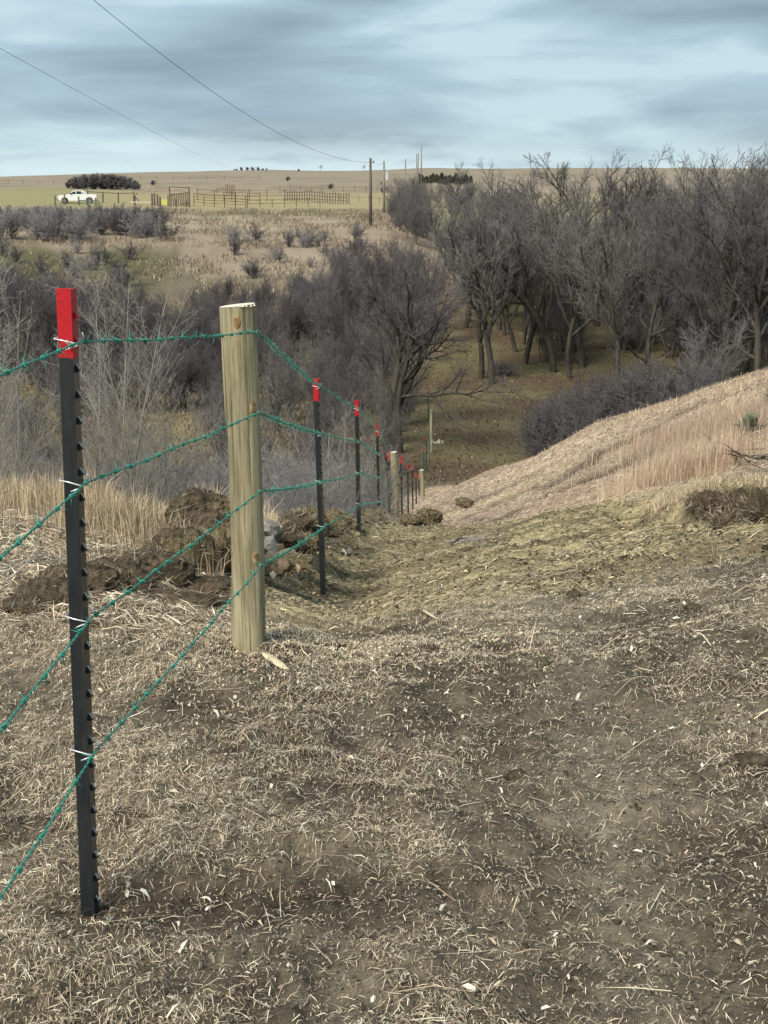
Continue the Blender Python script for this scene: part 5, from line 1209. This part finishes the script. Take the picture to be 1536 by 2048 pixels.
# overhead wires
def overhead(pts, r_, label):
    pts = np.array(pts); i = np.linspace(0, 1, len(pts)); t = np.linspace(0, 1, 60)
    cf = [np.polyfit(pts[:, 1], pts[:, c], 2 if c == 2 else 1) for c in (0, 2)]
    ys = np.linspace(pts[:, 1].max(), pts[:, 1].min() * 0.35, 70); q = np.stack([np.polyval(cf[0], ys), ys, np.interp(ys, pts[::-1, 1], pts[::-1, 2])], -1)
    z = np.polyval(cf[1], ys); q[:, 2] = z; q[0] = pts[0]
    mb = MB(); mb.tube(q, r_, 5); return tag(mb.build('power_line', M['cable'], None, True), label, 'power line')
def lp_(px, py, x0, sl):     # intersection of photo column with the vertical plane x = x0 + sl*Y
    u = (px - 768) / F; v = (1024 - py) / F; d = np.array([u, math.cos(PITCH) + v * math.sin(PITCH)])
    D = x0 / (d[0] / d[1] - sl); return P(px, py, D)
overhead([P(741, 321, 164)] + [lp_(a, b, T1_[0] - .129 * 164, .129) for a, b in ((700, 326), (640, 312), (560, 264), (480, 215), (400, 160), (300, 88), (175, 0))], 0.014, 'dark overhead line running from the first utility pole to the top edge')
overhead([lp_(a, b, -18.2, -.0645) for a, b in ((455, 333), (380, 300), (200, 208), (0, 95))], 0.014, 'dark overhead line ending behind the far hill, left of the other')
a_, b_ = T1_ + [0, 0, -.8], T2_ + [0, 0, -.5]
for (p0_, p1_, lb) in ((T1_ + [.3, 0, -.4], T2_ + [0, 0, -.2], 'faint cable between the first and second utility poles'),):
    t = np.linspace(0, 1, 12)[:, None]; q = p0_ * (1 - t) + p1_ * t; q[:, 2] -= 1.0 * (t * (1 - t))[:, 0]; mb = MB(); mb.tube(q, .012, 4); tag(mb.build('power_line', M['cable']), lb, 'power line')

# ------------------------------------------------------------------ truck
def truck(px, py, D, rz, label):
    p_ = P(px, py, D); e_ = empty('pickup_truck', (p_[0], D, hz1(p_[0], D) + 0.02), label, 'pickup truck', None, (0, 0, rz))
    # length along x, nose at -x; sizes in metres
    def prof(mb, pts, y0, y1, m=0, inset=0.0, ztop=None):
        n = len(pts); v = [(x, y0 + (inset if (ztop and z > ztop) else 0), z) for x, z in pts] + [(x, y1 - (inset if (ztop and z > ztop) else 0), z) for x, z in pts]
        mb.add(v, [(i, (i + 1) % n, n + (i + 1) % n, n + i) for i in range(n)] + [tuple(range(n))[::-1], tuple(range(n, 2 * n))], m)
    b = MB()
    def arch(cx, r_=0.52, n=7): return [(cx + r_ * math.cos(a), 0.52 + r_ * math.sin(a)) for a in np.linspace(math.pi, 0, n)]
    lower = [(-2.88, 0.55), (-2.92, 0.95), (-2.86, 1.18), (-2.6, 1.26), (-1.35, 1.36), (0.95, 1.40), (2.75, 1.36), (2.85, 1.30), (2.85, 0.62)] 
    under = [(x, z) for x, z in (arch(1.78)[::-1])] + [(1.1, 0.42), (-1.3, 0.42)] + [(x, z) for x, z in arch(-1.95)[::-1]]
    under = [(2.5, 0.55)] + under + [(-2.6, 0.5)]
    pr = lower + [(2.35, 0.58)] + [(x, max(z, .5)) for x, z in arch(1.80)[::-1]] + [(1.1, 0.45), (-1.3, 0.45)] + [(x, max(z, .5)) for x, z in arch(-1.90)[::-1]] + [(-2.6, 0.5)]
    prof(b, pr, -0.98, 0.98); b.build('body', M['white_paint'], e_)
    c = MB(); cab = [(-1.38, 1.35), (-0.65, 1.88), (-0.3, 1.95), (0.75, 1.94), (1.02, 1.82), (1.12, 1.40)]
    prof(c, cab, -0.93, 0.93, 0, 0.14, 1.5); c.build('cab', M['white_paint'], e_)
    for s_ in (-1, 1):
        for nm, q in (('side_window', [(-1.12, 1.42), (-0.62, 1.80), (-0.28, 1.84), (-0.22, 1.42)]), ('side_window', [(-0.12, 1.42), (-0.18, 1.85), (0.55, 1.84), (0.66, 1.42)]), ('quarter_window', [(0.78, 1.44), (0.70, 1.80), (0.88, 1.74), (0.95, 1.44)])):
            g = MB(); yo = [s_ * (0.945 - (0.14 * (z - 1.40) / 0.5)) for x, z in q]; yi = [y_ - s_ * 0.04 for y_ in yo]
            n = len(q); g.add([(x, yo[i], z) for i, (x, z) in enumerate(q)] + [(x, yi[i], z) for i, (x, z) in enumerate(q)], [tuple(range(n)) if s_ > 0 else tuple(range(n))[::-1], tuple(range(n, 2 * n))] + [(i, (i + 1) % n, n + (i + 1) % n, n + i) for i in range(n)])
            g.build(nm, M['glass'], e_)
        for cx in (-1.90, 1.80):
            wv = MB(); wv.tube([(cx, s_ * 0.72, 0.41), (cx, s_ * 0.98, 0.41)], 0.41, 20); wo = wv.build('wheel', M['rubber'], e_)
            hv = MB(); hv.tube([(cx, s_ * 0.97, 0.41), (cx, s_ * 1.0, 0.41)], 0.25, 14); hv.build('rim', M['steel'], wo)
        h = MB(); h.box((-2.95, s_ * 0.78 - .16, 0.92), (-2.87, s_ * 0.78 + .16, 1.16)); h.build('headlight', M['ceramic'], e_)
        tl = MB(); tl.box((2.84, s_ * .88 - .07, .95), (2.88, s_ * .88 + .07, 1.3)); tl.build('taillight', M['red'], e_)
        mr_ = MB(); mr_.box((-1.12, s_ * 1.08 - .1, 1.42), (-0.98, s_ * 1.08 + .1, 1.64)); mr_.build('mirror', M['trim'], e_)
    wsh = MB(); wsh.add([(-1.36, -.76, 1.41), (-1.36, .76, 1.41), (-.72, .70, 1.87), (-.72, -.70, 1.87), (-1.39, -.76, 1.41), (-1.39, .76, 1.41), (-.75, .70, 1.875), (-.75, -.70, 1.875)],
                        [(0, 1, 2, 3), (7, 6, 5, 4), (0, 4, 5, 1), (1, 5, 6, 2), (2, 6, 7, 3), (3, 7, 4, 0)]); wsh.build('windscreen', M['glass'], e_)
    g = MB(); g.box((-3.02, -.95, .48), (-2.86, .95, .74)); g.build('front_bumper', M['trim'], e_)
    g = MB(); g.box((-2.96, -.6, .78), (-2.88, .6, 1.14)); g.build('grille', M['trim'], e_)
    g = MB(); g.box((2.84, -.9, .48), (2.98, .9, .68)); g.build('rear_bumper', M['steel'], e_)
    # bed rack
    g = MB(); g.tube([(1.25, -.85, 1.38), (1.25, -.85, 1.75), (1.25, .85, 1.75), (1.25, .85, 1.38)], .04, 6); g.build('bed_rack', M['white_paint'], e_)
    return e_
truck(156, 405, 222, R(9), 'white crew cab pickup truck facing left in the far pasture')

# ------------------------------------------------------------------ corral and far fences
def thing_from(name, label, cat, D, px0, group=None):
    x = XD(px0, D, -1.6); return empty(name, (x, D, hz1(x, D)), label, cat, group)
def corral_run(name, label, a, b, n, rails, m, r_=0.06, hp=1.7, group=None, cat='fence', sq=False):
    """a, b = (px, D) ends"""
    A = np.array([XD(a[0], a[1], -1.6), a[1]]); B = np.array([XD(b[0], b[1], -1.6), b[1]])
    e_ = empty(name, (A[0], A[1], hz1(*A)), label, cat, group); o0 = np.array(e_.location)
    P_ = []
    for i in range(n):
        t = i / (n - 1); q = A * (1 - t) + B * t; z = hz1(*q); P_.append(np.array([q[0], q[1], z]))
        mb = MB(); hh = hp * (1 + 0.05 * math.sin(i * 5.1)); mb.tube([(0, 0, -.2), (0.02 * math.sin(i), 0, hh)], r_, 6); o = mb.build('post', m, e_); o.location = P_[-1] - o0
    for h in rails:
        for i in range(n - 1):
            mb = MB(); mb.tube([P_[i] - o0 + [0, 0, h], P_[i + 1] - o0 + [0, 0, h]], r_ * 0.55, 5); mb.build('rail', m, e_)
    return e_
corral_run('corral_fence', 'front run of the rusty pipe corral right of the loading gate', (388, 215), (492, 205), 6, (0.55, 0.95, 1.35, 1.75), M['rust'], hp=1.6)
corral_run('corral_fence', 'back run of the rusty pipe corral', (395, 248), (570, 240), 6, (0.8, 1.7), M['rust'], hp=1.8)
corral_run('corral_fence', 'middle run of the rusty corral with the raised gate', (448, 232), (520, 222), 4, (0.6, 1.1, 1.6), M['rust'], hp=1.7)
corral_run('corral_fence', 'close set dark board run at the right end of the corral', (570, 238), (698, 222), 26, (0.5, 1.0, 1.5), M['oldwood'], r_=0.075, hp=1.65)
corral_run('corral_fence', 'lower front run of the corral right end', (495, 208), (640, 214), 7, (0.6, 1.1), M['rust'], r_=.05, hp=1.3)
corral_run('rail_fence', 'dark pole rail fence behind the truck', (176, 228), (268, 222), 4, (1.55,), M['oldwood'], r_=.12, hp=1.75)
corral_run('wire_fence', 'old stake fence crossing the far pasture', (560, 320), (800, 300), 12, (0.9,), M['oldwood'], r_=.05, hp=1.3)
corral_run('wire_fence', 'far stake fence on the rising pasture at left', (250, 470), (520, 440), 9, (0.9,), M['oldwood'], r_=.07, hp=1.5)
corral_run('wire_fence', 'low stake fence right of the corral', (640, 238), (800, 226), 9, (0.8,), M['oldwood'], r_=.04, hp=1.1)
corral_run('wire_fence', 'faint fence along the left field', (-40, 420), (170, 400), 8, (0.9,), M['oldwood'], r_=.05, hp=1.3)
corral_run('pipe_pen', 'little pen standing alone behind the corral', (452, 300), (470, 292), 6, (0.4, 1.1, 1.8), M['rust'], r_=.06, hp=2.0)
corral_run('pipe_pen', 'low rail left of the little pen', (434, 305), (452, 300), 2, (1.1,), M['rust'], r_=.06, hp=1.2)
# loading gate: tall pipe arch with upright bars
e_ = thing_from('loading_gate', 'tall rusty pipe gateway with upright bars between stakes and corral', 'gate', 212, 340)
w_ = XD(379, 212, -1.6) - XD(340, 212, -1.6)
for x in (0, w_):
    mb = MB(); mb.tube([(x, 0, -.2), (x, 0, 2.75)], .085, 8); mb.build('upright', M['rust'], e_)
mb = MB(); mb.tube([(0, 0, 2.75), (w_, 0, 2.6)], .07, 6); mb.build('top_bar', M['rust'], e_)
for i in range(11):
    mb = MB(); x = w_ * (i + .5) / 11; mb.tube([(x, .6, 0), (x, .6, 1.75 + .15 * (i > 5))], .07, 5); mb.build('bar', M['oldwood'], e_)
mb = MB(); mb.tube([(0, .6, 1.65), (w_, .6, 1.95)], .05, 5); mb.build('rail', M['rust'], e_)
mb = MB(); mb.tube([(w_ * .5, .3, .35), (w_ * 1.0, .3, .5)], .10, 6); mb.build('rail', M['oldwood'], e_)
for i, (px, hh, D) in enumerate([(304, 1.7, 214), (309, 1.75, 214), (315, 1.6, 212), (320, 1.35, 210), (336, 1.6, 211), (352, 1.2, 209), (378, 1.2, 208), (372, 1.0, 208)]):
    x = XD(px, D, -1.6); mb = MB(); mb.tube([(0, 0, -.3), (.03, 0, hh)], [.16 if i < 4 else .11, .13 if i < 4 else .09], 7)
    o = mb.build('gate_stake', M['oldwood']); o.location = (x, D, hz1(x, D))
    tag(o, ['leftmost of the dark stakes by the yellow board', 'tallest of the dark stakes by the yellow board', 'third dark stake left of the yellow board', 'shortest dark stake next to the yellow board',
            'grey stake just right of the yellow board', 'low stake under the left half of the gateway', 'low stake at the right foot of the gateway', 'lowest stake inside the gateway'][i], 'stake')
x = XD(329, 209, -2); mb = MB(); mb.box((-.42, 0, .15), (.42, .03, .95)); o = mb.build('yellow_board', M['yellow']); o.location = (x, 209, hz1(x, 209) + .1); tag(o, 'blank looking yellow board standing by the corral gate', 'board')
x = XD(283, 212, -2); mb = MB(); mb.box((-1.6, -.12, .25), (1.5, .12, .40)); o = mb.build('plank', M['plank']); o.location = (x, 212, hz1(x, 212) + .2); tag(o, 'long pale plank lying left of the dark stakes', 'plank')
# white-grey flatbed rail frame in front of the truck and a few posts
e_ = thing_from('metal_railing', 'pale green metal rail frame in front of the truck tail', 'rail', 208, 160)
w_ = 2.6
for x in (0, w_ * .5, w_): mb = MB(); mb.tube([(x, 0, 0), (x, 0, .95)], .06, 6); mb.build('post', M['greenmetal'], e_)
for z in (.5, .92): mb = MB(); mb.tube([(0, 0, z), (w_, 0, z)], .07, 6); mb.build('rail', M['greenmetal'], e_)
for px, hh, lab in ((111, 1.3, 'dark post standing left of the truck'), (130, 1.5, 'dark post in front of the truck nose'), (158, 1.2, 'short dark post in front of the truck door'), (174, 1.0, 'low dark post below the truck bed'), (192, 1.1, 'low dark post right of the truck tail')):
    x = XD(px, 214, -2); mb = MB(); mb.tube([(0, 0, -.2), (0, 0, hh)], .11, 7); o = mb.build('gate_stake', M['oldwood']); o.location = (x, 214, hz1(x, 214)); tag(o, lab, 'stake')
# person-high machinery bits by the rail: a small hand pump like shape
e_ = thing_from('water_hydrant', 'small dark hydrant with a bent handle right of the rail fence', 'hydrant', 214, 270)
mb = MB(); mb.tube([(0, 0, 0), (0, 0, 1.3)], .09, 8); mb.build('standpipe', M['trim'], e_)
mb = MB(); mb.tube([(0, 0, 1.2), (.4, 0, 1.0), (.55, 0, .4)], .07, 6); mb.build('spout', M['trim'], e_)
mb = MB(); mb.tube([(0, 0, 1.25), (.3, 0, 1.75), (.55, 0, 1.7)], .05, 6); mb.build('handle', M['trim'], e_)
# far fence posts up the draw
for px, py, D, hh, lab in ((844, 436, 196, 1.8, 'dark short post at the head of the draw'), (867, 430, 150, 4.2, 'tall thin weathered post up the draw right of the poles'), (824, 560, 96, 3.2, 'thin pale post with a white tip in front of the brush')):
    x = XD(px, D, -6); g = hz1(x, D); top = P(px, {436: 421, 430: 415, 560: 610}[py], D)[2]
    mb = MB(); mb.tube([(0, 0, -.2), (0, 0, max(1.2, top - g))], .06 if px != 844 else .16, 6)
    o = mb.build('old_post', M['oldwood'] if px == 844 else M['pole']); o.location = (x, D, g); tag(o, lab, 'post')
